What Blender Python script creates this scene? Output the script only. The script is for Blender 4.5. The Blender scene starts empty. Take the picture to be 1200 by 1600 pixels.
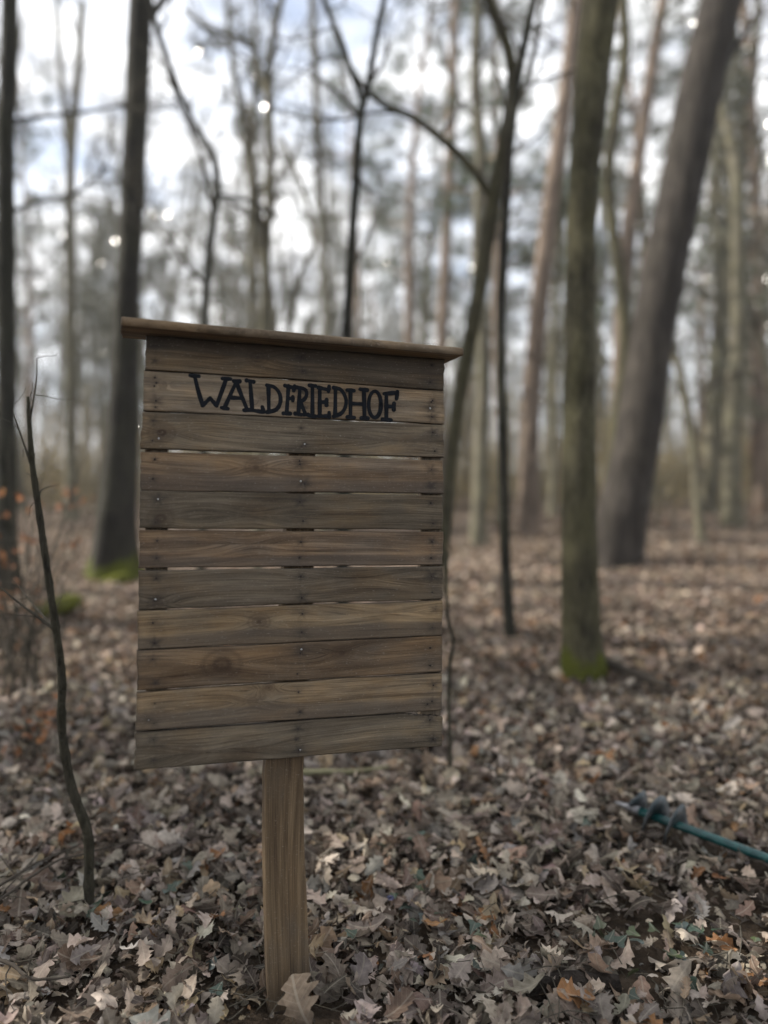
import bpy, math, random
import numpy as np
R = math.radians
rng = np.random.default_rng(7)
random.seed(7)
C = bpy.context.scene.collection
scene = bpy.context.scene

# ------------------------------------------------------------------ camera, sky, sun, exposure
CAM_H, FPX, PITCH = 1.27, 1200.0, math.atan(28 / 1200)
cam = bpy.data.objects.new('camera', bpy.data.cameras.new('camera'))
C.objects.link(cam)
cam.location = (0, 0, CAM_H)
cam.rotation_euler = (R(90) + PITCH, 0, 0)
cd = cam.data
cd.sensor_fit = 'VERTICAL'; cd.sensor_height = 36; cd.sensor_width = 36; cd.lens = 27
cd.clip_start = 0.05; cd.clip_end = 900
cd.dof.use_dof = True; cd.dof.focus_distance = 2.08; cd.dof.aperture_fstop = 0.75
scene.camera = cam

SUN_AZ, SUN_EL = R(-84), R(40)           # azimuth from +Y towards +X
sdir = (math.sin(SUN_AZ) * math.cos(SUN_EL), math.cos(SUN_AZ) * math.cos(SUN_EL), math.sin(SUN_EL))
sun = bpy.data.objects.new('sun', bpy.data.lights.new('sun', 'SUN'))
C.objects.link(sun)
from mathutils import Vector
sun.rotation_euler = Vector(sdir).to_track_quat('Z', 'Y').to_euler()
sun.data.energy = 5.0; sun.data.angle = R(0.6); sun.data.color = (1, .93, .82)

w = bpy.data.worlds.new('World'); scene.world = w; w.use_nodes = True
nt = w.node_tree; nt.nodes.clear()
def N(tree, kind, **kw):
    n = tree.nodes.new(kind)
    for k, v in kw.items():
        if k.startswith('i_'):
            n.inputs[k[2:].replace('_', ' ')].default_value = v
        else:
            setattr(n, k, v)
    return n
sky = N(nt, 'ShaderNodeTexSky', sky_type='NISHITA', sun_disc=False, sun_elevation=SUN_EL, sun_rotation=SUN_AZ)
tc = N(nt, 'ShaderNodeTexCoord')
mp = N(nt, 'ShaderNodeMapping'); mp.inputs['Scale'].default_value = (1.0, 1.0, 2.4)
nz = N(nt, 'ShaderNodeTexNoise'); nz.inputs['Scale'].default_value = 3.2; nz.inputs['Detail'].default_value = 7; nz.inputs['Roughness'].default_value = .58
nz2 = N(nt, 'ShaderNodeTexNoise'); nz2.inputs['Scale'].default_value = 9; nz2.inputs['Detail'].default_value = 5
rp = N(nt, 'ShaderNodeValToRGB'); rp.color_ramp.elements[0].position = .34; rp.color_ramp.elements[1].position = .52; rp.color_ramp.elements[0].color = (.25, .25, .25, 1)
rp2 = N(nt, 'ShaderNodeValToRGB'); rp2.color_ramp.elements[0].position = .3; rp2.color_ramp.elements[1].position = .7
rp2.color_ramp.elements[0].color = (3.6, 3.75, 4.05, 1); rp2.color_ramp.elements[1].color = (12, 12, 12, 1)
mx = N(nt, 'ShaderNodeMix', data_type='RGBA')
bg = N(nt, 'ShaderNodeBackground'); bg.inputs['Strength'].default_value = 0.11
out = N(nt, 'ShaderNodeOutputWorld')
L = nt.links.new
L(tc.outputs['Generated'], mp.inputs['Vector']); L(mp.outputs['Vector'], nz.inputs['Vector']); L(mp.outputs['Vector'], nz2.inputs['Vector'])
L(nz.outputs['Fac'], rp.inputs['Fac']); L(nz2.outputs['Fac'], rp2.inputs['Fac'])
L(rp.outputs['Color'], mx.inputs['Factor']); L(sky.outputs['Color'], mx.inputs['A']); L(rp2.outputs['Color'], mx.inputs['B'])
L(mx.outputs['Result'], bg.inputs['Color']); L(bg.outputs['Background'], out.inputs['Surface'])

scene.view_settings.view_transform = 'Standard'; scene.view_settings.look = 'None'
scene.view_settings.gamma = 1; scene.view_settings.use_curve_mapping = False
scene.view_settings.exposure = 0.95
scene.render.engine = 'CYCLES'
scene.cycles.use_denoising = True
HAZE = .0013
scene.cycles.max_bounces = 6; scene.cycles.diffuse_bounces = 3; scene.cycles.glossy_bounces = 2; scene.cycles.transmission_bounces = 3

# ------------------------------------------------------------------ geometry of the place
cp, sp = math.cos(PITCH), math.sin(PITCH)
def ray(px, py):
    x, y, z = (px - 600) / FPX, 1.0, (800 - py) / FPX
    return np.array([x, y * cp - z * sp, y * sp + z * cp])
def at(px, py, Y):
    d = ray(px, py)
    return np.array([0, 0, CAM_H]) + d * (Y / d[1])
def ground_h(x, y):
    x = np.asarray(x, float); y = np.asarray(y, float)
    t = np.maximum(0, y - 1.8)
    e = .115 * np.minimum(t, 3.2) + .085 * np.clip(t - 3.2, 0, 20) + .055 * np.clip(t - 23.2, 0, 90)
    k = np.clip((y - 1.0) / 6, 0.25, 1)
    b = .035 * np.sin(x * 1.3 + .7 * y + 1) * np.sin(y * .9 - .4 * x) + .02 * np.sin(x * 2.9 - 1.7 * y + 2)
    b += .10 * np.sin(x * .31 + 2.0) * np.sin(y * .27 + .5) * np.clip((y - 4) / 8, 0, 1)
    return e + b * k
def ground_at(px, py):
    d = ray(px, py); o = np.array([0, 0, CAM_H])
    prev = .5
    for s in np.arange(.5, 80, .02):
        p = o + d * s
        if p[2] <= ground_h(p[0], p[1]):
            return p
    return o + d * 80

# ------------------------------------------------------------------ object helpers
def tag(o, label=None, cat=None, group=None, kind=None):
    if label: o['label'] = label
    if cat: o['category'] = cat
    if group: o['group'] = group
    if kind: o['kind'] = kind
    return o
def empty(name, loc=(0, 0, 0), **kw):
    o = bpy.data.objects.new(name, None); C.objects.link(o); o.location = loc
    o.empty_display_size = .1
    return tag(o, **kw)
def new_mesh(name, V, F, mat, smooth=True, attrs=None, uv=None):
    """V (n,3); F list of (m,k) int arrays"""
    V = np.asarray(V, np.float32)
    me = bpy.data.meshes.new(name)
    F = [np.asarray(f, np.int32) for f in F if len(f)]
    nl = sum(f.size for f in F); npoly = sum(len(f) for f in F)
    me.vertices.add(len(V)); me.vertices.foreach_set('co', V.ravel())
    me.loops.add(nl); me.polygons.add(npoly)
    lv = np.concatenate([f.ravel() for f in F])
    tot = np.concatenate([np.full(len(f), f.shape[1], np.int32) for f in F])
    st = np.concatenate([[0], np.cumsum(tot)[:-1]]).astype(np.int32)
    me.loops.foreach_set('vertex_index', lv)
    me.polygons.foreach_set('loop_start', st)
    me.polygons.foreach_set('loop_total', tot)
    me.polygons.foreach_set('use_smooth', np.full(npoly, smooth, bool))
    if uv is not None:
        l = me.uv_layers.new(name='UVMap'); l.data.foreach_set('uv', np.asarray(uv, np.float32)[lv].ravel())
    for k, a in (attrs or {}).items():
        a = np.asarray(a, np.float32)
        if a.ndim == 1:
            t = me.attributes.new(k, 'FLOAT', 'POINT'); t.data.foreach_set('value', a)
        else:
            t = me.attributes.new(k, 'FLOAT_COLOR', 'POINT')
            t.data.foreach_set('color', np.concatenate([a, np.ones((len(a), 1), np.float32)], 1).ravel())
    me.update(calc_edges=True); me.validate()
    me.materials.append(mat)
    return me
def obj(name, me, parent=None, loc=(0, 0, 0), rot=None):
    o = bpy.data.objects.new(name, me); C.objects.link(o); o.location = loc
    if rot is not None: o.rotation_euler = rot
    if parent is not None: o.parent = parent
    return o

class MB:
    """collects tubes, boxes and patches into one mesh"""
    def __init__(s): s.V = []; s.Q = []; s.T = []; s.n = 0; s.A = []
    def add(s, V, Q=None, T=None, a=0.0):
        V = np.asarray(V, float)
        s.V.append(V); s.A.append(np.full(len(V), a) if np.isscalar(a) else np.asarray(a))
        if Q is not None and len(Q): s.Q.append(np.asarray(Q, int) + s.n)
        if T is not None and len(T): s.T.append(np.asarray(T, int) + s.n)
        s.n += len(V)
    def tube(s, P, Rr, seg=6, cap=True, rough=0.0, flare=None, seed=0, a=0.0):
        P = np.asarray(P, float); Rr = np.asarray(Rr, float); n = len(P)
        T = np.gradient(P, axis=0); T /= np.linalg.norm(T, axis=1)[:, None] + 1e-9
        ref = np.array([0, 1, 0.]) if abs(T[0][1]) < .8 else np.array([1., 0, 0])
        u = np.cross(T[0], ref); u /= np.linalg.norm(u); U = [u]
        for i in range(1, n):
            u = U[-1] - T[i] * np.dot(U[-1], T[i]); u /= np.linalg.norm(u) + 1e-9; U.append(u)
        U = np.array(U); W = np.cross(T, U)
        th = np.arange(seg) / seg * 2 * np.pi
        rr = np.repeat(Rr[:, None], seg, 1)
        if rough:
            q = np.random.default_rng(seed); sarr = np.arange(n)[:, None]
            m = np.zeros((n, seg))
            for k in (2, 3, 5, 7, 9, 13):
                m += np.sin(k * th[None] + q.uniform(0, 6) + np.cumsum(q.normal(0, .25, n))[:, None]) / k ** .6 * q.uniform(.5, 1)
            m += q.normal(0, .35, (n, seg))
            rr = rr * (1 + rough * m)
        if flare is not None:
            fl, lob, ph = flare
            rr = rr * (1 + fl[:, None] * (.55 + .45 * np.cos(lob * th[None] + ph)))
        V = P[:, None] + (U[:, None] * np.cos(th)[None, :, None] + W[:, None] * np.sin(th)[None, :, None]) * rr[..., None]
        i = np.arange(n - 1)[:, None] * seg; j = np.arange(seg)[None]; j2 = (j + 1) % seg
        Q = np.stack([i + j, i + j2, i + seg + j2, i + seg + j], -1).reshape(-1, 4)
        V = V.reshape(-1, 3)
        Tt = []
        if cap:
            V = np.vstack([V, P[0], P[-1]]); c0, c1 = n * seg, n * seg + 1
            for k in range(seg):
                Tt.append((c0, (k + 1) % seg, k)); Tt.append((c1, (n - 1) * seg + k, (n - 1) * seg + (k + 1) % seg))
        s.add(V, Q, Tt, a)
    def box(s, c, d, rot=None):
        V = np.array([[x, y, z] for x in (-.5, .5) for y in (-.5, .5) for z in (-.5, .5)]) * np.asarray(d)
        if rot is not None: V = V @ np.asarray(rot).T
        s.add(V + np.asarray(c), [(0, 1, 3, 2), (4, 6, 7, 5), (0, 4, 5, 1), (2, 3, 7, 6), (0, 2, 6, 4), (1, 5, 7, 3)])
    def mesh(s, name, mat, smooth=True, origin=None, attr=None):
        V = np.concatenate(s.V)
        if origin is not None: V = V - np.asarray(origin)
        F = []
        if s.Q: F.append(np.concatenate(s.Q))
        if s.T: F.append(np.concatenate(s.T))
        return new_mesh(name, V, F, mat, smooth, {attr: np.concatenate(s.A)} if attr else None)
def smooth_path(P, n):
    """Catmull-Rom through the points (any dimension), n samples"""
    P = np.asarray(P, float)
    if len(P) < 3:
        t = np.linspace(0, 1, n)[:, None]; return P[0] * (1 - t) + P[-1] * t
    Q = np.vstack([2 * P[0] - P[1], P, 2 * P[-1] - P[-2]])
    seg = np.linalg.norm(np.diff(P[:, :3], axis=0), axis=1); cum = np.concatenate([[0], np.cumsum(seg)])
    out = []
    for s in np.linspace(0, cum[-1], n):
        k = min(np.searchsorted(cum, s, side='right') - 1, len(P) - 2); t = (s - cum[k]) / (seg[k] + 1e-9)
        a, b, c, d = Q[k], Q[k + 1], Q[k + 2], Q[k + 3]
        out.append(.5 * (2 * b + (c - a) * t + (2 * a - 5 * b + 4 * c - d) * t * t + (3 * b - a - 3 * c + d) * t ** 3))
    return np.array(out)

# ------------------------------------------------------------------ materials
def mat_base(name):
    m = bpy.data.materials.new(name); m.use_nodes = True
    t = m.node_tree; b = t.nodes['Principled BSDF']
    return m, t, b
def ramp(t, stops, interp='LINEAR'):
    r = N(t, 'ShaderNodeValToRGB'); e = r.color_ramp.elements
    while len(e) < len(stops): e.new(.5)
    for x, (p, c) in zip(e, stops):
        x.position = p; x.color = (*c, 1) if len(c) == 3 else c
    r.color_ramp.interpolation = interp
    return r
def noise(t, vec, scale, detail=4, rough=.55, dist=0):
    n = N(t, 'ShaderNodeTexNoise'); n.inputs['Scale'].default_value = scale; n.inputs['Detail'].default_value = detail
    n.inputs['Roughness'].default_value = rough; n.inputs['Distortion'].default_value = dist
    if vec is not None: t.links.new(vec, n.inputs['Vector'])
    return n.outputs['Fac']
def mapping(t, vec, scale=(1, 1, 1), loc=(0, 0, 0)):
    m = N(t, 'ShaderNodeMapping'); m.inputs['Scale'].default_value = scale; m.inputs['Location'].default_value = loc
    t.links.new(vec, m.inputs['Vector']); return m.outputs['Vector']
def mixc(t, fac, a, b, mode='MIX'):
    m = N(t, 'ShaderNodeMix', data_type='RGBA', blend_type=mode)
    for k, v in (('Factor', fac), ('A', a), ('B', b)):
        if hasattr(v, 'links'): t.links.new(v, m.inputs[k])
        elif isinstance(v, (int, float)): m.inputs[k].default_value = v
        else: m.inputs[k].default_value = (*v, 1)
    return m.outputs['Result']
def math_(t, op, a, b=0.0, c=None):
    m = N(t, 'ShaderNodeMath', operation=op)
    for i, v in enumerate((a, b) if c is None else (a, b, c)):
        if hasattr(v, 'links'): t.links.new(v, m.inputs[i])
        else: m.inputs[i].default_value = v
    return m.outputs[0]
def bump(t, b, h, strength, dist=.01):
    n = N(t, 'ShaderNodeBump'); n.inputs['Strength'].default_value = strength; n.inputs['Distance'].default_value = dist
    t.links.new(h, n.inputs['Height']); t.links.new(n.outputs['Normal'], b.inputs['Normal'])

def bark(name, dark, light, algae=None, algae_amt=.5, stretch=.22, scale=22, bstr=.8, moss_h=0.0, upper=None):
    m, t, b = mat_base(name)
    o = N(t, 'ShaderNodeTexCoord').outputs['Object']
    v = mapping(t, o, (1, 1, stretch))
    n1 = noise(t, v, scale, 8, .65, .6); n2 = noise(t, o, 2.2, 4); n3 = noise(t, mapping(t, o, (1, 1, .35), (3, 1, 2)), 5.5, 5)
    col = ramp(t, [(.30, dark), (.68, light)]); t.links.new(n1, col.inputs['Fac'])
    c = col.outputs['Color']
    if upper:
        z = N(t, 'ShaderNodeSeparateXYZ'); t.links.new(o, z.inputs[0])
        f = N(t, 'ShaderNodeMapRange'); t.links.new(z.outputs[2], f.inputs[0])
        f.inputs[1].default_value = upper[1]; f.inputs[2].default_value = upper[2]
        c = mixc(t, f.outputs[0], c, upper[0])
    if algae:
        f = ramp(t, [(.38, (0, 0, 0)), (.66, (algae_amt,) * 3)]); t.links.new(n3, f.inputs['Fac'])
        c = mixc(t, f.outputs['Color'], c, algae)
    p = ramp(t, [(.3, (.72,) * 3), (.7, (1.2,) * 3)]); t.links.new(n2, p.inputs['Fac'])
    c = mixc(t, 1.0, c, p.outputs['Color'], 'MULTIPLY')
    if moss_h:
        z = N(t, 'ShaderNodeSeparateXYZ'); t.links.new(o, z.inputs[0])
        k = math_(t, 'SUBTRACT', moss_h, z.outputs[2]); k = math_(t, 'DIVIDE', k, moss_h * .7)
        k = math_(t, 'MULTIPLY_ADD', n3, 3.2, math_(t, 'SUBTRACT', k, 2.1))
        f = ramp(t, [(0.05, (0, 0, 0)), (.35, (1, 1, 1))]); t.links.new(k, f.inputs['Fac'])
        c = mixc(t, f.outputs['Color'], c, (.085, .095, .014))
    t.links.new(c, b.inputs['Base Color']); b.inputs['Roughness'].default_value = .9
    b.inputs['Specular IOR Level'].default_value = .2
    bump(t, b, n1, bstr, .06)
    return m
M = {}
M['oak'] = bark('bark_olive', (.020, .018, .012), (.120, .110, .070), (.120, .112, .055), .5, .25, 30, 1.0, .28)
M['sapling'] = bark('bark_sapling', (.018, .016, .012), (.090, .082, .060), (.07, .068, .036), .4, .3, 60, .9)
M['dark'] = bark('bark_dark', (.010, .010, .008), (.045, .043, .035), (.045, .047, .026), .4, .2, 20, .9)
M['darkmoss'] = bark('bark_dark_mossy_foot', (.010, .009, .008), (.048, .044, .037), (.045, .047, .026), .4, .2, 20, .9, .35)
M['grey'] = bark('bark_grey', (.012, .010, .009), (.072, .062, .054), (.06, .055, .038), .2, .14, 15, 1.0)
M['pine'] = bark('bark_pine', (.06, .045, .035), (.21, .165, .13), None, 0, .2, 14, 1.0, 0, ((.23, .178, .14), 1.5, 8))
M['far'] = bark('bark_far', (.060, .054, .041), (.18, .163, .122), (.105, .105, .06), .5, .3, 12, .4)  # bark lightened and warmed to suggest haze and sun at a distance
M['twig'] = bark('bark_twig', (.035, .03, .024), (.10, .09, .07), None, 0, .3, 40, .3)
def simple(name, col, rough=.8, spec=.3, metal=0, var=.25, scale=30):
    m, t, b = mat_base(name)
    o = N(t, 'ShaderNodeTexCoord').outputs['Object']
    n = noise(t, o, scale, 5)
    p = ramp(t, [(.25, tuple(x * (1 - var) for x in col)), (.75, tuple(x * (1 + var) for x in col))]); t.links.new(n, p.inputs['Fac'])
    t.links.new(p.outputs['Color'], b.inputs['Base Color'])
    b.inputs['Roughness'].default_value = rough; b.inputs['Specular IOR Level'].default_value = spec; b.inputs['Metallic'].default_value = metal
    bump(t, b, n, .25, .004)
    return m
def leaf_mat(name, rough=.75, trans=.25, veins=(.75, .55), spec=.25):
    m, t, b = mat_base(name)
    a = N(t, 'ShaderNodeAttribute', attribute_name='col').outputs['Color']
    uv = N(t, 'ShaderNodeUVMap').outputs['UV']
    s = N(t, 'ShaderNodeSeparateXYZ'); t.links.new(uv, s.inputs[0])
    ax = math_(t, 'ABSOLUTE', s.outputs[0])
    # midrib and slanting side veins
    mid = math_(t, 'LESS_THAN', ax, .025)
    q = math_(t, 'FRACT', math_(t, 'MULTIPLY', math_(t, 'SUBTRACT', s.outputs[1], math_(t, 'MULTIPLY', ax, .8)), 6.5))
    sv = math_(t, 'LESS_THAN', q, .09)
    vein = math_(t, 'MAXIMUM', mid, math_(t, 'MULTIPLY', sv, .6))
    o = N(t, 'ShaderNodeTexCoord').outputs['Object']
    n = noise(t, o, 45, 4, .6)
    p = ramp(t, [(.3, (.62, .60, .58)), (.7, (1.22, 1.2, 1.18))]); t.links.new(n, p.inputs['Fac'])
    c = mixc(t, 1.0, a, p.outputs['Color'], 'MULTIPLY')
    c = mixc(t, math_(t, 'MULTIPLY', vein, veins[1]), c, mixc(t, .5, c, (veins[0] * .6, veins[0] * .55, veins[0] * .45)))
    t.links.new(c, b.inputs['Base Color']); b.inputs['Roughness'].default_value = rough
    b.inputs['Specular IOR Level'].default_value = spec
    bump(t, b, n, .3, .004)
    if trans:
        tr = N(t, 'ShaderNodeBsdfTranslucent'); t.links.new(c, tr.inputs['Color'])
        ms = N(t, 'ShaderNodeMixShader'); ms.inputs[0].default_value = trans
        t.links.new(b.outputs[0], ms.inputs[1]); t.links.new(tr.outputs[0], ms.inputs[2])
        t.links.new(ms.outputs[0], t.nodes['Material Output'].inputs['Surface'])
    return m
M['leaf'] = leaf_mat('dead_oak_leaf')
M['ivy'] = leaf_mat('ivy_leaf', .35, .1, (.5, .6), .5)
M['beech'] = leaf_mat('coppery_beech_leaf', .6, .35)

# ------------------------------------------------------------------ ground
def soil():
    m, t, b = mat_base('forest_soil')
    o = N(t, 'ShaderNodeTexCoord').outputs['Object']
    n1 = noise(t, o, 14, 8, .7); n2 = noise(t, o, .6, 4); n3 = noise(t, o, 60, 4)
    c = ramp(t, [(.3, (.018, .014, .011)), (.5, (.045, .035, .027)), (.72, (.10, .08, .064))]); t.links.new(n1, c.inputs['Fac'])
    c2 = ramp(t, [(.35, (.75, .72, .68)), (.65, (1.25, 1.2, 1.1))]); t.links.new(n2, c2.inputs['Fac'])
    t.links.new(mixc(t, 1.0, c.outputs['Color'], c2.outputs['Color'], 'MULTIPLY'), b.inputs['Base Color'])
    b.inputs['Roughness'].default_value = .95; b.inputs['Specular IOR Level'].default_value = .1
    bump(t, b, math_(t, 'ADD', n1, math_(t, 'MULTIPLY', n3, .4)), .8, .04)
    return m
def axis(lo, hi, fine_lo, fine_hi, fine, growth=1.12):
    a = list(np.arange(fine_lo, fine_hi, fine)); s = fine
    while a[-1] < hi: s *= growth; a.append(a[-1] + s)
    s = fine; b = []; x = fine_lo
    while x > lo: s *= growth; x -= s; b.append(x)
    return np.array(b[::-1] + a)
gx = axis(-420, 420, -4.5, 4.5, .07); gy = axis(-60, 600, .8, 12, .07)
GX, GY = np.meshgrid(gx, gy)
GZ = ground_h(GX, GY) + np.where((GY < 14), rng.normal(0, .004, GX.shape), 0)
nx, ny = len(gx), len(gy)
ii = (np.arange(ny - 1)[:, None] * nx + np.arange(nx - 1)[None]).ravel()
gme = new_mesh('ground', np.stack([GX, GY, GZ], -1).reshape(-1, 3), [np.stack([ii, ii + 1, ii + nx + 1, ii + nx], -1)], soil())
tag(obj('ground', gme), 'dark brown woodland soil under the fallen leaves', 'ground', kind='structure')

# ------------------------------------------------------------------ the wooden sign
BYAW = R(18)
B0 = at(452, 828, 2.0)
Bu = np.array([math.cos(BYAW), math.sin(BYAW), 0]); Bn = np.array([math.sin(BYAW), -math.cos(BYAW), 0])   # along, towards camera
def on_board(px, py, off=0.0):
    """point of the board plane (moved off metres to the front) seen at a pixel -> (u, z) on the plane"""
    d = ray(px, py); o = np.array([0, 0, CAM_H])
    s = np.dot(B0 + Bn * off - o, Bn) / np.dot(d, Bn)
    p = o + d * s - B0
    return np.array([np.dot(p, Bu), p[2]])

def wood(name, seed, warm=.5, tone=1.0, post=False, tint=(1, 1, 1)):
    m, t, b = mat_base(name)
    tcn = N(t, 'ShaderNodeTexCoord').outputs['Object']
    q = np.random.default_rng(seed)
    wv = N(t, 'ShaderNodeAttribute', attribute_name='warp').outputs['Fac']
    stn = N(t, 'ShaderNodeAttribute', attribute_name='stain').outputs['Fac']
    knot = N(t, 'ShaderNodeAttribute', attribute_name='knot').outputs['Fac']
    band = N(t, 'ShaderNodeAttribute', attribute_name='band').outputs['Fac']
    off = mapping(t, tcn, (1, 1, 1), tuple(q.uniform(-20, 20, 3)))
    s = N(t, 'ShaderNodeSeparateXYZ'); t.links.new(off, s.inputs[0])
    along, across = (s.outputs[2], s.outputs[0]) if post else (s.outputs[0], s.outputs[2])
    ac = math_(t, 'ADD', across, wv)
    cv = N(t, 'ShaderNodeCombineXYZ')
    t.links.new(along, cv.inputs[0]); t.links.new(s.outputs[1], cv.inputs[1]); t.links.new(ac, cv.inputs[2])
    cvv = cv.outputs[0]
    g1 = noise(t, mapping(t, cvv, (1.1, 8, 34)), 1.6, 6, .62, .35)          # broad grain
    g2 = noise(t, mapping(t, cvv, (4, 20, 230)), 1.5, 5, .7, .2)            # fibres
    blot = noise(t, mapping(t, off, (3.0, 3, 7) if not post else (7, 3, 3.0)), 1.7, 5, .6)   # weathering patches
    fine = noise(t, mapping(t, off, (60, 60, 160)), 2.0, 3, .7)
    br_d = tuple(tone * x for x in (.095, .063, .038)); br_l = tuple(tone * x for x in (.315, .228, .138))
    gr_d = tuple(tone * x for x in (.085, .068, .050)); gr_l = tuple(tone * x for x in (.235, .192, .146))
    c1 = ramp(t, [(.30, br_d), (.52, tuple((a + c) / 2 for a, c in zip(br_d, br_l))), (.72, br_l)]); t.links.new(g1, c1.inputs['Fac'])
    c2 = ramp(t, [(.30, gr_d), (.72, gr_l)]); t.links.new(g1, c2.inputs['Fac'])
    f = ramp(t, [(.42 - .5 * (warm - .5), (1, 1, 1)), (.68 - .5 * (warm - .5), (0, 0, 0))]); t.links.new(blot, f.inputs['Fac'])
    c = mixc(t, f.outputs['Color'], c1.outputs['Color'], c2.outputs['Color'])
    fr = ramp(t, [(.35, (.50, .48, .46)), (.50, (1, 1, 1)), (.66, (1.22, 1.21, 1.18))]); t.links.new(g2, fr.inputs['Fac'])
    c = mixc(t, .85, c, fr.outputs['Color'], 'MULTIPLY')
    pt = noise(t, mapping(t, cvv, (2.2, 3, 11) if not post else (1.5, 3, 14)), 1.5, 5, .6)
    pr = ramp(t, [(.32, (.62, .58, .54)), (.5, (1, 1, 1)), (.68, (1.42, 1.36, 1.26))]); t.links.new(pt, pr.inputs['Fac'])
    c = mixc(t, .9 if not post else .45, c, pr.outputs['Color'], 'MULTIPLY')
    c = mixc(t, 1.0, c, tint, 'MULTIPLY')
    # knots, band, nail stains
    c = mixc(t, math_(t, 'MULTIPLY', knot, .92), c, tuple(tone * x for x in (.055, .034, .022)))
    c = mixc(t, math_(t, 'MULTIPLY', band, .55), c, tuple(tone * x for x in (.080, .067, .057)))
    c = mixc(t, stn, c, (.026, .023, .022))
    sp = ramp(t, [(.62, (0, 0, 0)), (.70, (1, 1, 1))]); t.links.new(fine, sp.inputs['Fac'])
    c = mixc(t, math_(t, 'MULTIPLY', sp.outputs['Color'], .28), c, (.42, .38, .33))
    t.links.new(c, b.inputs['Base Color'])
    b.inputs['Roughness'].default_value = .78; b.inputs['Specular IOR Level'].default_value = .22
    bump(t, b, math_(t, 'ADD', math_(t, 'MULTIPLY', g1, .5), g2), .55, .0018)
    return m

def wobble(n, amp, seed, rough=.5):
    q = np.random.default_rng(seed); t = np.linspace(0, 1, n); y = np.zeros(n)
    for k in range(1, 14): y += q.normal() * np.sin(k * 2.1 * t + q.uniform(0, 6)) / k ** (1 - rough * .5)
    y += q.normal(0, .12, n)
    return amp * y
def slab(name, mat, tl, tr, bl, br, thick, nu, nv, seed, knots=(), stains=(), band=None, edge=.0010, estain=.5, top_cut=None, end_rough=.0012):
    """plank in its own frame: local X along, Y = into the board, Z up. corners given as (u,z). returns mesh, centre."""
    q = np.random.default_rng(seed)
    cen = (tl + tr + bl + br) / 4
    u = np.linspace(0, 1, nu)
    T = tl[None] * (1 - u[:, None]) + tr[None] * u[:, None]; Bt = bl[None] * (1 - u[:, None]) + br[None] * u[:, None]
    T = T.copy(); Bt = Bt.copy()
    T[:, 1] += wobble(nu, edge, seed * 3 + 1); Bt[:, 1] += wobble(nu, edge, seed * 3 + 2)
    if top_cut is not None: T[:, 1] -= top_cut(u)
    v = np.concatenate([[0], np.linspace(.025, .975, nv - 2), [1]])
    G = Bt[:, None] * (1 - v[None, :, None]) + T[:, None] * v[None, :, None] - cen      # nu,nv,2
    er0 = wobble(nv, end_rough, seed * 3 + 5); er1 = wobble(nv, end_rough, seed * 3 + 6)
    fade = np.exp(-u / .01)[:, None]; fade1 = np.exp(-(1 - u) / .01)[:, None]
    G[..., 0] += er0[None] * fade + er1[None] * fade1
    bow = .0012 * np.sin(np.pi * u + q.uniform(0, 6))[:, None]
    yf = np.zeros((nu, nv)) + bow
    yf[:, 0] += .0022; yf[:, -1] += .0022; yf[0, :] += .0016; yf[-1, :] += .0016       # softened edge
    yf += q.normal(0, .00012, (nu, nv))
    F = np.stack([G[..., 0], yf, G[..., 1]], -1); Bk = F.copy(); Bk[..., 1] = thick + bow
    X, Z = F[..., 0], F[..., 2]
    warp = .004 * np.sin(X * q.uniform(3, 7) + q.uniform(0, 6)) + .0025 * np.sin(X * q.uniform(9, 15) + q.uniform(0, 6))
    knot = np.zeros_like(X); stain = np.zeros_like(X); bnd = np.zeros_like(X)
    for (kx, kz, kr, ks) in knots:
        dx, dz = (X - kx), (Z - kz); rr = np.sqrt((dx / 1.35) ** 2 + dz ** 2)
        warp += .020 * np.sign(dz) * np.exp(-(dz / (kr * 2.2)) ** 2) * np.exp(-(dx / (kr * 4.0)) ** 2) * np.exp(-np.abs(dz) / .05)
        ring = .5 + .5 * np.sin(rr / kr * 9 + 2 * q.normal())
        knot = np.maximum(knot, ks * np.clip(1.35 - rr / kr, 0, 1) * (.55 + .45 * ring))
        knot = np.maximum(knot, ks * .4 * np.exp(-((rr / kr - 1.25) / .22) ** 2))
    for (sx, sz, sr, ss) in stains:
        d = np.sqrt(((X - sx) / 1.3) ** 2 + (Z - sz) ** 2) * (1 + .25 * np.sin(5 * np.arctan2(Z - sz, X - sx) + q.uniform(0, 6)))
        stain = np.maximum(stain, ss * np.exp(-(d / sr) ** 2))
    ed = np.minimum(u, 1 - u)[:, None]
    stain = np.maximum(stain, .35 * np.exp(-ed / .008))
    stain = np.maximum(stain, estain * np.exp(-np.minimum(v, 1 - v)[None] / .018) * (.6 + .4 * np.sin(u * 23 + seed)[:, None] ** 2))
    if band is not None:
        lv = band + .05 * np.sin(u * 3 + seed) + .02 * np.sin(u * 11 + seed * 2)
        bnd = 1 / (1 + np.exp((v[None] - lv[:, None]) / .012)) if band > 0 else 1 / (1 + np.exp(-(v[None] + lv[:, None]) / .012))
        bnd = np.broadcast_to(bnd, X.shape)
    V = np.vstack([F.reshape(-1, 3), Bk.reshape(-1, 3)]); n1 = nu * nv
    a = (np.arange(nu - 1)[:, None] * nv + np.arange(nv - 1)[None]).ravel()
    Q = [np.stack([a, a + nv, a + nv + 1, a + 1], -1), np.stack([a + 1, a + nv + 1, a + nv, a], -1) + n1]
    k = np.arange(nu - 1) * nv; Q += [np.stack([k, k + n1, k + nv + n1, k + nv], -1), np.stack([k + nv - 1, k + 2 * nv - 1, k + 2 * nv - 1 + n1, k + nv - 1 + n1], -1)]
    j = np.arange(nv - 1); Q += [np.stack([j, j + 1, j + 1 + n1, j + n1], -1)]
    j = j + (nu - 1) * nv; Q += [np.stack([j, j + n1, j + 1 + n1, j + 1], -1)]
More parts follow.
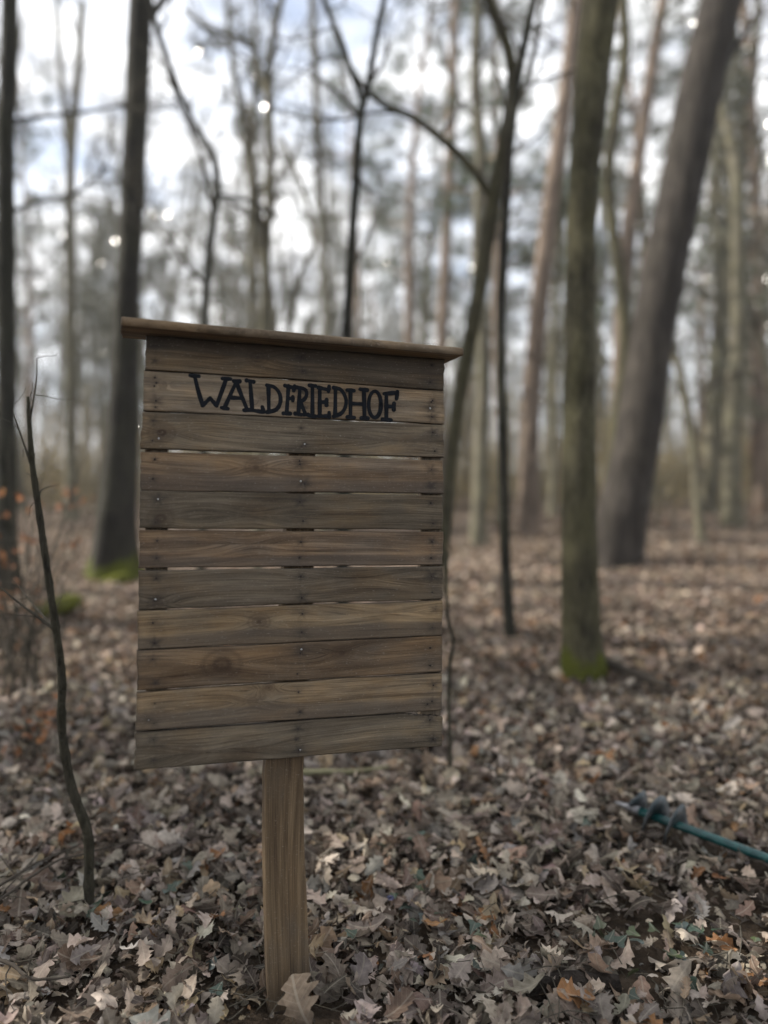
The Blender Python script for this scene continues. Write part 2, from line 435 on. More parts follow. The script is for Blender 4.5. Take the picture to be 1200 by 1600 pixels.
    two = lambda x: np.concatenate([x.ravel(), x.ravel()])
    return new_mesh(name, V, Q, mat, True, {'warp': two(warp), 'knot': two(knot), 'stain': two(stain), 'band': two(bnd)}), cen

M['nail_rust'] = simple('rusty_nail', (.035, .026, .022), .6, .4, .5)
M['nail_bright'] = simple('bright_nail', (.42, .42, .42), .35, .5, 1)
M['paint'] = simple('black_blue_paint', (.006, .008, .012), .75, .15, 0, .4, 60)

GZ_POST = float(ground_h(at(450, 1580, 1.97)[0], 1.97))
sign = empty('sign_board', (B0[0], B0[1], GZ_POST), label='tall brown plank sign on a post with the painted word WALDFRIEDHOF', cat='sign')
sign.rotation_euler = (0, 0, BYAW)
Z0 = B0[2] - GZ_POST                     # board-plane origin in the sign's frame
# y of the seams at the left and the right end, x of the ends (photo pixels)
seam = [(524, 561), (578, 610), (642, 663), (703, 717), (766, 773), (827, 829), (889, 884), (954, 937), (1017, 993), (1081, 1050), (1144, 1110), (1203, 1166)]
gap = [0, .9, 1.2, 5.0, 2.2, 2.8, 3.6, 1.6, 1.0, 2.2, 1.2, 0]      # open slit under each plank, px
lx = [228, 225, 222, 219.5, 219, 217, 216.5, 215, 214, 213, 211]
rx = [695, 694.5, 694, 693, 692.5, 692.5, 692, 691.5, 691.5, 691, 692]
pars = [  # warm, tone, knots(px,py,r m, strength), band
    (.55, 0.67, [(402, 558, .014, .7)], -.55), (.45, 1.22, [(255, 600, .004, .3), (412, 625, .006, .5)], None),
    (.40, 0.82, [(253, 676, .016, .8), (640, 690, .03, .22)], None), (.62, .98, [(400, 730, .014, .6)], .40),
    (.40, 0.72, [(251, 810, .016, .6), (390, 805, .02, .25)], None), (.6, .92, [(390, 850, .02, .2)], .33),
    (.35, 0.74, [(246, 944, .012, .5), (560, 905, .03, .25)], None), (.55, 1.0, [(405, 972, .014, .7), (600, 958, .03, .2)], .37),
    (.62, 0.74, [(347, 1038, .024, .75), (535, 1020, .014, .6)], None), (.6, 1.05, [(420, 1075, .008, .8), (395, 1096, .012, .4)], .40),
    (.3, 0.77, [(300, 1175, .02, .3), (380, 1172, .026, .28)], None)]
extra_nails = {1: [(242, 590), (241, 603), (243, 636), (672, 638, 1), (674, 628)], 2: [(248, 685, 1), (476, 694, 1)], 3: [(470, 752, 1), (468, 720)], 4: [(247, 780, 1)],
               10: [(469, 1172, 1), (463, 1155)], 6: [(243, 937, 1)], 8: [(471, 1015, 1)], 9: [(232, 1125, 1), (668, 1100)]}
PT = .018
mid_x = lambda py: 474 - (py - 560) * .012
planks = []
TINT = [(.98, .97, .92), (1.12, 1.12, 1.10), (1.0, 1.02, .98), (1.10, 1.0, .97), (.95, .98, .92), (1.08, .98, 1.0), (.88, .90, .88), (1.10, 1.10, 1.0), (1.02, .92, .88), (1.14, 1.12, 1.02), (.98, 1.02, .98)]
for i in range(11):
    (yl0, yr0), (yl1, yr1) = seam[i], seam[i + 1]
    gl, gr = gap[i + 1] / 2, gap[i + 1] / 2; ga = gap[i] / 2
    off = random.uniform(-.0015, .0015)
    tl, tr = on_board(lx[i], yl0 + ga, off), on_board(rx[i], yr0 + ga, off)
    bl, br = on_board(lx[i] - .7, yl1 - gl, off), on_board(rx[i] - .3, yr1 - gr, off)
    cen = (tl + tr + bl + br) / 4
    warm, tone, kn, band = pars[i]
    lo = lambda px, py: on_board(px, py, off) - cen
    knots = [(*lo(a, b_), r_ * 1.15, min(1, s_ * 1.35)) for a, b_, r_, s_ in kn]
    nails = []
    yl = lambda f, px: (yl0 + (yl1 - yl0) * f) + ((yr0 + (yr1 - yr0) * f) - (yl0 + (yl1 - yl0) * f)) * (px - 220) / 472
    for f in (.27, .76):
        for px in (242, mid_x((yl0 + yl1) / 2), 676):
            jx = px + random.uniform(-4, 4); nails.append((jx, yl(f + random.uniform(-.06, .06), px), 0))
    for e in extra_nails.get(i, []): nails.append((e[0], e[1], e[2] if len(e) > 2 else 0))
    stains = []
    for (a, b_, k) in nails:
        x_, z_ = lo(a, b_); stains.append((x_, z_, random.uniform(.006, .014), random.uniform(.45, .85)))
        if random.random() < .4: stains.append((x_ + random.uniform(-.02, .02), z_ + random.uniform(-.01, .01), .02, .28))
    cut = None
    if i == 10:
        def cut(u):
            d = np.where(u > .855, (u - .855) / .11 * .0135, 0); d = np.minimum(d, .0115) + np.where(u > .975, .003, 0)
            return d + np.where(u > .855, .0012 * np.sin(u * 260) + .0008 * np.sin(u * 611), 0)
    me, cen = slab('plank', wood('weathered_plank_%s' % 'abcdefghijk'[i], 11 + i, warm, tone, False, tuple(1 + .45 * (v_ - 1) for v_ in TINT[i])), tl, tr, bl, br, PT, 300, 38, 5 + i, knots, stains, band, top_cut=cut)
    p = obj('plank', me, sign, (cen[0], -off, cen[1] + Z0)); planks.append((p, cen, off))
    for (a, b_, k) in nails:
        x_, z_ = lo(a, b_)
        mb = MB(); mb.tube([(x_, -.0012, z_), (x_, -.0004, z_), (x_, .004, z_)], [.0016, .0026 if not k else .003, .0026], 10)
        obj('nail', mb.mesh('nail', M['nail_bright'] if k else M['nail_rust']), p)
# painted word
ST = [[(112, 80), (152, 84)], [(132, 82), (150, 155), (170, 220)], [(170, 220), (205, 187)], [(205, 187), (235, 222)], [(235, 222), (280, 98)], [(262, 95), (300, 97)],
      [(328, 108), (272, 232)], [(258, 231), (288, 236)], [(326, 108), (352, 175), (378, 240)], [(364, 243), (394, 243)], [(300, 184), (355, 187)], [(316, 107), (342, 108)],
      [(376, 104), (408, 110)], [(392, 108), (402, 240)], [(388, 240), (425, 247), (455, 251)], [(456, 250), (449, 228)],
      [(478, 128), (480, 250)], [(470, 126), (505, 135), (530, 165), (534, 205), (515, 240), (472, 252)],
      [(572, 130), (563, 258)], [(548, 258), (580, 259)], [(555, 128), (600, 139)], [(600, 130), (596, 152)], [(570, 188), (592, 190)], [(592, 180), (592, 199)],
      [(625, 140), (618, 262)], [(603, 259), (632, 264)], [(610, 136), (648, 145), (657, 168), (646, 192), (622, 204)], [(626, 204), (652, 262)], [(645, 263), (664, 264)],
      [(684, 130), (684, 270)], [(670, 127), (698, 130)], [(668, 269), (698, 272)],
      [(718, 140), (718, 268)], [(712, 137), (760, 148)], [(762, 132), (759, 156)], [(718, 205), (750, 206)], [(750, 194), (750, 219)], [(710, 271), (762, 271)], [(762, 254), (763, 275)],
      [(792, 140), (790, 268)], [(783, 137), (818, 148), (840, 187), (839, 225), (820, 257), (784, 272)],
      [(862, 150), (862, 275)], [(846, 149), (878, 152)], [(848, 275), (880, 278)], [(865, 212), (925, 215)], [(925, 148), (928, 280)], [(908, 145), (940, 149)], [(913, 280), (943, 281)],
      [(976 + 29 * math.cos(a), 216 + 62 * math.sin(a)) for a in np.linspace(0, 2 * math.pi, 22)],
      [(1030, 168), (1030, 285)], [(1011, 285), (1051, 290)], [(1020, 166), (1082, 161)], [(1082, 156), (1078, 189)], [(1030, 225), (1064, 226)], [(1066, 212), (1065, 241)]]
mb = MB(); p1, cen1, off1 = planks[1]
q = np.random.default_rng(3)
for k, s_ in enumerate(ST):
    pts = np.array([on_board(260 + x / 3, 560 + y / 3, off1) - cen1 for x, y in s_])
    if len(pts) > 2 and len(pts) < 20: pts = smooth_path(np.c_[pts, np.zeros(len(pts))], 14)[:, :2]
    elif len(pts) == 2: pts = np.array([pts[0] + (pts[1] - pts[0]) * t for t in np.linspace(0, 1, 7)])
    n = len(pts); wd = .0053 * (1 + .10 * np.sin(np.linspace(0, 5, n) + q.uniform(0, 6)) + q.normal(0, .04, n))
    d = np.gradient(pts, axis=0); d /= np.linalg.norm(d, axis=1)[:, None]; nn = np.c_[-d[:, 1], d[:, 0]]
    Lp = pts + nn * wd[:, None]; Rp = pts - nn * wd[:, None]
    cap = lambda c, dd, ww: [c + ww * (np.array([-dd[1], dd[0]]) * math.cos(a) + dd * math.sin(a)) for a in np.linspace(0, math.pi, 8)[1:-1]]
    loop = np.array(list(Lp) + cap(pts[-1], d[-1], wd[-1]) + list(Rp[::-1]) + cap(pts[0], -d[0], wd[0]))
    h = .0012 + .00004 * k; m_ = len(loop)
    top = np.c_[loop[:, 0], np.full(m_, -h), loop[:, 1]]; bot = np.c_[loop[:, 0], np.full(m_, .001), loop[:, 1]]
    V = np.vstack([top, bot]); sideq = [(a, (a + 1) % m_, (a + 1) % m_ + m_, a + m_) for a in range(m_)]
    # fill: strip between the two sides plus fans for the round ends
    nc = 6; li = list(range(n)); ri = [n + nc + (n - 1 - a) for a in range(n)]
    Q = [(li[a], li[a + 1], ri[a + 1], ri[a]) for a in range(n - 1)] + sideq
    e1 = [n - 1] + list(range(n, n + nc)) + [n + nc]; e0 = [2 * n + nc - 1] + list(range(2 * n + nc, 2 * n + 2 * nc)) + [0]
    T = [(e[0], e[a], e[a + 1]) for e in (e1, e0) for a in range(1, len(e) - 1)]
    mb.add(V, Q, T)
obj('lettering', mb.mesh('lettering', M['paint'], False), p1)

# battens behind, post, roof
def upright(name, mat, prof, thick, y0, seed):
    """vertical timber: prof = [(z, xl, xr)] in sign frame; front face at y0"""
    P = smooth_path(np.array([(0 * z, xl, xr, z) for z, xl, xr in prof])[:, [3, 1, 2]], 90)
    Z, XL, XR = P[:, 0], P[:, 1], P[:, 2]; nu = 90; nv = 9
    XL = XL + wobble(nu, .0006, seed); XR = XR + wobble(nu, .0006, seed + 1)
    v = np.array([0, .03, .2, .35, .5, .65, .8, .97, 1])
    X = XL[:, None] * (1 - v) + XR[:, None] * v
    yf = np.full((nu, nv), y0) ; yf[:, 0] += .003; yf[:, -1] += .003
    F = np.stack([X, yf, np.repeat(Z[:, None], nv, 1)], -1); Bk = F.copy(); Bk[..., 1] = y0 + thick
    cen = np.array([X.mean(), 0, 0]); V = np.vstack([F.reshape(-1, 3), Bk.reshape(-1, 3)]) - cen
    n1 = nu * nv; a = (np.arange(nu - 1)[:, None] * nv + np.arange(nv - 1)[None]).ravel()
    Q = [np.stack([a, a + 1, a + nv + 1, a + nv], -1), np.stack([a + nv, a + nv + 1, a + 1, a], -1) + n1]
    k = np.arange(nu - 1) * nv; Q += [np.stack([k, k + nv, k + nv + n1, k + n1], -1), np.stack([k + nv - 1, k + nv - 1 + n1, k + 2 * nv - 1 + n1, k + 2 * nv - 1], -1)]
    j = np.arange(nv - 1); Q += [np.stack([j, j + n1, j + 1 + n1, j + 1], -1)]; j = j + (nu - 1) * nv; Q += [np.stack([j, j + 1, j + 1 + n1, j + n1], -1)]
    z = np.zeros(len(V)); zz = V[:, 2]
    return obj(name, new_mesh(name, V, Q, mat, False, {'warp': .008 * np.sin(zz * 5 + V[:, 0] * 20), 'stain': .6 * np.clip(.16 - zz + .03 * np.sin(V[:, 0] * 90), 0, .2) / .2, 'knot': z, 'band': z}), sign, tuple(cen))
def bz(px, py): u, z = on_board(px, py, -PT - .002); return u, z + Z0
zt = on_board(460, 560)[1] + Z0
prof = [(-.25, *[bz(x, 1590)[0] for x in (421, 487)])]
for py, xl, xr in ((1590, 420, 487), (1500, 418, 483), (1420, 415.5, 480), (1330, 413.5, 476), (1250, 414.5, 475.5), (1190, 416, 475.5), (1000, 436, 488), (715, 452, 493), (580, 455, 496)):
    prof.append((bz(xl, py)[1], bz(xl, py)[0], bz(xr, py)[0]))
upright('post', wood('post_wood', 40, .95, .62, True), prof, .046, PT + .002, 50)
for k, (xa, xb) in enumerate(((220, 262), (655, 691))):
    prof = [(bz(xa, py)[1], bz(xa + 2, py)[0], bz(xb, py)[0]) for py in (1185 if k == 0 else 1158, 900, 560)]
    prof = [(z, a + (.008 if k == 0 else 0), b - (.004 if k else 0)) for z, a, b in prof]
    upright('batten', wood('batten_wood_%s' % 'ab'[k], 44 + k, .4, .8, True), prof, .022, PT + .002, 60 + k)
# the roof plank: front edge overhangs towards the viewer
fo = .075
tl, tr = on_board(191, 492, fo), on_board(726, 545, fo)
bl, br = on_board(192, 508, fo), on_board(724, 554, fo)
RT = .021; cen = (tl + tr + bl + br) / 4
ln = tr[0] - tl[0]
me, c2 = slab('roof_plank', wood('roof_wood', 60, .6, 1.25), np.array([-ln / 2, .0]), np.array([ln / 2, .0]), np.array([-ln / 2, -.16]), np.array([ln / 2, -.16]), RT, 240, 30, 71,
              [(-.2, -.05, .02, .5)], [], None, .0012, .12, end_rough=.002)
# local: plank lies with its face up; tilt it forward a little, slope follows the photo
rf = obj('roof_plank', me, sign)
slope = math.atan2(((tr + br) / 2 - (tl + bl) / 2)[1], ln)
zc = ((tl + tr) / 2)[1] + Z0
from mathutils import Matrix
mat = Matrix.Translation((cen[0], -fo + .08, zc + .004)) @ Matrix.Rotation(slope, 4, 'Y').inverted() @ Matrix.Rotation(R(-90 + 3), 4, 'X')
rf.matrix_basis = mat

# ------------------------------------------------------------------ trees
def extend_up(P, Rr, H, q, wob=.25, n=7):
    """carry a stem on above the frame to height H"""
    d = P[-1] - P[max(0, len(P) - 8)]; d = d / np.linalg.norm(d); out = [P[-1]]; r = [Rr[-1]]
    top = H - P[-1][2]
    if top < .8: return P, Rr
    for k in range(n):
        d = d + np.array([q.normal(0, wob * .4), q.normal(0, wob * .4), .25]); d /= np.linalg.norm(d)
        out.append(out[-1] + d * top / n); r.append(Rr[-1] * (1 - .88 * (k + 1) / n) + .004)
    out = smooth_path(np.array(out), n * 4); r = np.interp(np.linspace(0, 1, len(out)), np.linspace(0, 1, len(r)), r)
    return np.vstack([P, out[1:]]), np.concatenate([Rr, r[1:]])
def limb(p, d, Ln, q, n=6, wob=.22, up=.08):
    P = [p]; d = d / np.linalg.norm(d)
    for k in range(n):
        d = d + q.normal(0, wob, 3) + np.array([0, 0, up]); d /= np.linalg.norm(d); P.append(P[-1] + d * Ln / n)
    return np.array(P)
def branches(mb, P, Rr, q, z0, count, length, levels=2, seg=5, ratio=.42, sub=5, min_r=.0022, out_tilt=.7):
    """bare branches off a stem path from height z0 upward, recursively down to twigs"""
    zi = [i for i in range(1, len(P)) if P[i][2] > z0]
    if not zi: return
    for c in range(count):
        i = zi[int(len(zi) * (c + q.uniform(0, .9)) / count)]
        t = P[i] - P[i - 1]; t = t / (np.linalg.norm(t) + 1e-9)
        a = q.uniform(0, 2 * np.pi); side = np.array([math.cos(a), math.sin(a), 0]); side = side - t * np.dot(side, t)
        side /= np.linalg.norm(side) + 1e-9
        d = side * out_tilt + t * q.uniform(.35, .9)
        Ln = length * q.uniform(.55, 1.15) * (1 - .45 * (c / max(1, count)))
        r0 = max(min_r * 1.5, min(Rr[i] * .62, Ln * .016))
        n = 6 if levels > 0 else 4
        Q = limb(P[i], d, Ln, q, n, .2 if levels else .26)
        rr = np.linspace(r0, max(min_r, r0 * .25), n + 1)
        mb.tube(Q, rr, seg if levels > 0 else 3, cap=False)
        if levels > 0: branches(mb, Q, rr, q, -99, sub, Ln * ratio, levels - 1, max(3, seg - 1), ratio, sub, min_r, .8)
def px_path(pts, Y, n=40, dy=None):
    W3 = []
    for k, (px, py, wpx) in enumerate(pts):
        yy = Y + (dy[k] if dy else 0); p = at(px, py, yy); W3.append((*p, wpx / 2 * yy / FPX))
    A = smooth_path(np.array(W3), n)
    return A[:, :3], A[:, 3]
def to_ground(P, Rr, sink=.12):
    """continue the lowest point of a stem down into the ground"""
    g = float(ground_h(P[0][0], P[0][1])) - sink
    if P[0][2] > g:
        d = P[0] - P[3]; d[2] = -abs(d[2]) - 1e-6; s = (P[0][2] - g) / -d[2]; dx = np.clip(d * s, -.6, .6); dx[2] = d[2] * s
        k = max(3, int((P[0][2] - g) / .1)); ext = np.array([P[0] + dx * t for t in np.linspace(1, 0, k)[:-1]])
        P = np.vstack([ext, P]); Rr = np.concatenate([np.full(len(ext), Rr[0]), Rr])
    return P, Rr
def make_tree(name, label, cat, mat, pts, Y=None, H=14, forks=(), seed=1, crown=(9, 2.4), flare=.5, lob=5, group=None, cmat=None, first=.52, nseg=28, rough=.012, levels=2, sub=5):
    q = np.random.default_rng(seed)
    if Y is None:
        base = ground_at(pts[0][0], pts[0][1]); Y = base[1]
    P, Rr = px_path(pts, Y, 70)
    P, Rr = to_ground(P, Rr)
    depth = np.cumsum(q.normal(0, .01, len(P))); P[:, 1] += depth - depth[0]
    Pt, Rt = extend_up(P, Rr, H, q)
    origin = np.array([P[0][0], P[0][1], float(ground_h(P[0][0], P[0][1]))])
    root = empty(name, origin, label=label, cat=cat, group=group)
    fl = flare * np.exp(-(Pt[:, 2] - origin[2]).clip(0) / (Rr[0] * 1.5 + .05))
    mb = MB(); mb.tube(Pt, Rt, nseg, True, rough, (fl, lob, q.uniform(0, 6)), seed)
    obj('trunk', mb.mesh('trunk', mat, origin=origin), root)
    cm = MB()
    for f in forks:
        A, ra = px_path(f['pts'], Y, 30)
        A[:, 1] += P[np.argmin(np.abs(P[:, 2] - A[0][2]))][1] - Y + np.linspace(0, f.get('dy', .3), len(A))
        A, ra = extend_up(A, ra, f.get('H', A[-1][2] + 2.5), q)
        fb = MB(); fb.tube(A, ra, 12, True, .02, None, seed + 5)
        obj('limb', fb.mesh('limb', mat, origin=origin), root)
        branches(cm, A, ra, q, A[0][2] + .3, f.get('n', 6), 1.3, 1, 4, .45, 5)
    branches(cm, Pt, Rt, q, max(P[0][2] + (Pt[-1][2] - P[0][2]) * first, origin[2] + .5), crown[0], crown[1], levels, 5, .45, sub)
    if cm.n: obj('crown', cm.mesh('crown', cmat or M['twig'], origin=origin), root)
    return root, Pt, Rt

T = make_tree
MOSS = simple('moss', (.085, .092, .016), .95, .1, 0, .6, 40)
T('oak_tree', 'straight olive green trunk with mossy foot right of the sign', 'tree', M['oak'],
  [(910, 1062, 62), (908, 1000, 58), (905, 830, 54), (905, 650, 50), (906, 540, 47), (908, 400, 45), (913, 270, 45), (926, 130, 53), (940, 0, 57), (955, -150, 52)], H=13, seed=2, flare=.28, nseg=40, first=.6)
Y2 = ground_at(962, 884)[1]
T('old_tree', 'thickest dark grey trunk leaning right, at the right of the photo', 'tree', M['grey'],
  [(958, 884, 84), (972, 800, 74), (985, 740, 71), (1000, 650, 69), (1023, 500, 67), (1062, 300, 67), (1092, 150, 68), (1126, 0, 65), (1160, -150, 60)], H=17, seed=3, flare=.18, nseg=40, rough=.02, first=.55,
  forks=[{'pts': [(1118, 130, 12), (1150, 75, 9), (1180, 30, 7), (1205, -10, 6)], 'H': 0, 'n': 5}])
dark_root, _, _ = T('dark_tree', 'thick dark trunk with mossy foot left of the sign', 'tree', M['darkmoss'],
  [(177, 906, 66), (181, 830, 58), (190, 680, 50), (197, 540, 41), (204, 400, 36), (212, 250, 36), (222, 0, 37), (228, -150, 34)], H=15, seed=4, flare=.55, nseg=36, first=.5,
  forks=[{'pts': [(236, 30, 14), (262, -25, 11), (285, -60, 9)], 'n': 4}])
mo = MB(); c0 = ground_at(140, 912); o_ = dark_root.location
Pm = np.array([np.array([c0[0] + .42 * t, c0[1] + .05 * t, float(ground_h(c0[0] + .42 * t, c0[1])) - .06 + .16 * t ** 1.6]) for t in np.linspace(0, 1, 18)]) - np.array(o_)
mo.tube(Pm, .11 * np.sin(np.linspace(.35, 2.4, 18)), 22, True, .2, None, 4); obj('mossy_root', mo.mesh('mossy_root', MOSS), dark_root)
T('edge_tree', 'dark trunk cut by the left edge of the photo', 'tree', M['dark'],
  [(8, 930, 40), (10, 800, 32), (14, 600, 29), (19, 400, 26), (21, 200, 26), (23, 0, 25)], H=13, seed=5, flare=.3, first=.5,
  forks=[{'pts': [(20, 345, 7), (60, 318, 6), (110, 300, 5), (160, 250, 4)], 'H': 0, 'n': 7}, {'pts': [(20, 205, 8), (70, 188, 6), (130, 172, 5), (190, 150, 4)], 'H': 0, 'n': 6}])
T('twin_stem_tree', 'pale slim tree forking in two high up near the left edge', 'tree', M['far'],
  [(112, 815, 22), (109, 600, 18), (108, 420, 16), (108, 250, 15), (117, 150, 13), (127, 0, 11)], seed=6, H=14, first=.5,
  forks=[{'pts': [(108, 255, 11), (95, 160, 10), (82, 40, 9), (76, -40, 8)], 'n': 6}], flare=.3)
T('crooked_tree', 'thin S shaped stem rising above the left half of the sign', 'tree', M['dark'],
  [(320, 700, 13), (326, 500, 12), (332, 420, 11.5), (344, 310, 11), (339, 258, 11), (305, 200, 10), (272, 120, 10), (246, 35, 9), (225, -60, 8)], Y=7, seed=7, H=8, first=.35, crown=(8, 1.4), flare=.3,
  forks=[{'pts': [(343, 320, 7), (380, 312, 5), (420, 322, 4)], 'H': 0, 'n': 5}])
T('forked_tree', 'slender dark tree forking in a Y above the middle of the sign', 'tree', M['dark'],
  [(538, 760, 22), (541, 560, 18), (546, 450, 15), (556, 300, 13), (564, 185, 12), (575, 140, 11), (585, 80, 10), (600, 0, 9), (612, -80, 8)], Y=6, seed=8, H=9, first=.3, crown=(8, 1.5), flare=.3,
  forks=[{'pts': [(568, 168, 8), (552, 118, 8.5), (531, 45, 8), (512, 0, 7), (495, -50, 6)], 'n': 5}])
T('arching_tree', 'crooked stem behind the right edge of the sign with a long arching branch', 'tree', M['oak'],
  [(668, 1002, 26), (684, 900, 22), (699, 800, 20), (706, 710, 19), (722, 600, 21), (744, 480, 22), (766, 350, 23), (776, 290, 22), (790, 210, 20), (800, 130, 18), (786, 60, 16), (757, -10, 15), (735, -80, 13)],
  Y=5.9, seed=9, H=9, first=.62, crown=(8, 1.6), flare=.25,
  forks=[{'pts': [(770, 312, 13), (740, 265, 13), (705, 225, 12), (650, 178, 11), (598, 150, 10), (560, 112, 9), (530, 50, 8), (510, -10, 7)], 'n': 6, 'dy': .2},
         {'pts': [(795, 190, 10), (825, 120, 9), (845, 40, 8), (855, -30, 7)], 'n': 4}])
T('slim_tree', 'slim dark stem standing between the sign and the olive trunk', 'tree', M['dark'],
  [(797, 1000, 18), (789, 860, 17), (783, 700, 16), (780, 520, 15), (785, 400, 14), (793, 250, 13), (806, 130, 12), (832, 0, 11)], seed=10, H=9, first=.4, crown=(9, 1.6), flare=.3)
T('pine_tree', 'pale pinkish trunk rising just left of the olive trunk', 'tree', M['pine'],
  [(826, 838, 34), (829, 650, 30), (842, 480, 28), (858, 330, 26), (876, 200, 25), (893, 60, 23), (902, -40, 22)], seed=11, H=17, first=.6, flare=.15)
T('slim_tree', 'greenish stem squeezed between the olive trunk and the leaning trunk', 'tree', M['oak'],
  [(944, 850, 24), (962, 680, 21), (978, 540, 20), (966, 420, 19), (951, 290, 18), (962, 180, 18), (979, 80, 17), (973, -20, 16)], Y=13.2, seed=12, H=12, first=.5, crown=(8, 2), flare=.2)
T('pine_tree', 'pink barked slim trunk passing behind the leaning trunk', 'tree', M['pine'],
  [(966, 820, 26), (968, 600, 24), (979, 400, 22), (994, 280, 21), (1015, 140, 20), (1038, 0, 19), (1050, -80, 18)], Y=18, seed=13, H=19, first=.6, flare=.15)
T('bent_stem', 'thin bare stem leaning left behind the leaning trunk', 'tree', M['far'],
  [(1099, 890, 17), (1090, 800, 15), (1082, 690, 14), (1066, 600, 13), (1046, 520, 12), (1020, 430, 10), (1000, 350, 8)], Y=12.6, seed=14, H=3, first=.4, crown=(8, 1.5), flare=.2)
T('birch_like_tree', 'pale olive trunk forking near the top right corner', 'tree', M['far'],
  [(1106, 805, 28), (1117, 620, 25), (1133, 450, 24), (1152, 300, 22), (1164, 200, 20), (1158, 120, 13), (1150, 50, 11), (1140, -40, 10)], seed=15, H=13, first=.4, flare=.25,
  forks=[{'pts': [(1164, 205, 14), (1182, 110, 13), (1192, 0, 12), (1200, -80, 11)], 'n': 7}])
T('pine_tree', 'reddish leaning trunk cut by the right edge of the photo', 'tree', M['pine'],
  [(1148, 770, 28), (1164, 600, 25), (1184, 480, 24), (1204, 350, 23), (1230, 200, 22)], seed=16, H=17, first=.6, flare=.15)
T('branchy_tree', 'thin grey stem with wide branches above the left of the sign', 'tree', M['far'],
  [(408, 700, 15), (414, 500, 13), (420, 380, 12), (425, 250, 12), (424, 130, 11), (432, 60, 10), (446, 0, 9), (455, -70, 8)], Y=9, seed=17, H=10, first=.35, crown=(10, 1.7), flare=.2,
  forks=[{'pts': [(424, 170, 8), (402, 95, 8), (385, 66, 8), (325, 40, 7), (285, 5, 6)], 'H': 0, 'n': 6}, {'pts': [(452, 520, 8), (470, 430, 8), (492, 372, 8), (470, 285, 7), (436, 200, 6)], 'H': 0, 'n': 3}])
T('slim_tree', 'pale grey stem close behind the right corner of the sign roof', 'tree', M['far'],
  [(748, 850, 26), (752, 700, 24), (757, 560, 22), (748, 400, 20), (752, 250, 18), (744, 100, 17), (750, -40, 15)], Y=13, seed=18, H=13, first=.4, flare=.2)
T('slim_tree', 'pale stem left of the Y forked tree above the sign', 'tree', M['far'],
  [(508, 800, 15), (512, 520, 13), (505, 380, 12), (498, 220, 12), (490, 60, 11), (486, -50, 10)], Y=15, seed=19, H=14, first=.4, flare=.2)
T('pine_tree', 'thin rusty trunk with bright light round it above the sign roof', 'tree', M['pine'],
  [(684, 800, 20), (688, 600, 18), (694, 450, 17), (700, 300, 16), (706, 150, 15), (712, -20, 14)], Y=21, seed=20, H=19, first=.55, flare=.15)

# sapling in front on the left
sb = ground_at(140, 1438)
P, Rr = px_path([(140, 1436, 15), (139, 1380, 15), (139, 1320, 15), (134, 1290, 15), (112, 1230, 14), (99, 1160, 13), (96, 1110, 12.5), (97, 1060, 12), (90, 1000, 11.5), (78, 920, 11), (68, 850, 10.5), (58, 780, 10), (50, 720, 9), (46, 660, 7), (44, 620, 5)], sb[1], 110)
P, Rr = to_ground(P, Rr, .05)
og = np.array([P[0][0], P[0][1], float(ground_h(P[0][0], P[0][1]))])
sap = empty('sapling', og, label='thin crooked bare sapling in the foreground left of the sign', cat='sapling')
mb = MB(); q = np.random.default_rng(31)
Rr = Rr * (1 + .06 * np.sin(np.arange(len(Rr)) * .9)); Rr[::9] *= 1.15
mb.tube(P, Rr, 14, True, .02, None, 3)
obj('trunk', mb.mesh('trunk', M['sapling'], origin=og), sap)
mb = MB()
for k, (i, px, py) in enumerate(((62, 20, 905), (62, -30, 890), (88, 78, 760), (95, 20, 640), (105, 58, 560))):
    e = at(px, py, sb[1] + q.uniform(-.1, .15)); A = smooth_path(np.array([P[i], (P[i] * .45 + e * .55) + q.normal(0, .012, 3), e]), 10)
    ra = np.linspace(Rr[i] * .5, .0012, 10); mb.tube(A, ra, 6, cap=False); branches(mb, A, ra, q, -99, 3, .14, 0, 3, min_r=.0009)
obj('crown', mb.mesh('crown', M['twig'], origin=og), sap)
# slim twig stem right behind the sign
sb2 = ground_at(704, 1230)
P, Rr = px_path([(704, 1232, 7), (703, 1160, 6.5), (701, 1100, 6), (703, 1040, 6), (708, 1000, 5.5), (699, 960, 5), (698, 900, 4), (700, 860, 3)], sb2[1], 60)
og = np.array([P[0][0], P[0][1], float(ground_h(P[0][0], P[0][1]))])
tw = empty('sapling', og, label='thin twiggy stem growing at the lower right corner of the sign', cat='sapling')
mb = MB(); mb.tube(P, Rr, 8, True, .04, None, 6); obj('trunk', mb.mesh('trunk', M['sapling'], origin=og), tw)
mb = MB(); branches(mb, P, Rr, q, og[2] + .1, 7, .25, 1, 3, .5, 3, min_r=.0008); obj('crown', mb.mesh('crown', M['twig'], origin=og), tw)

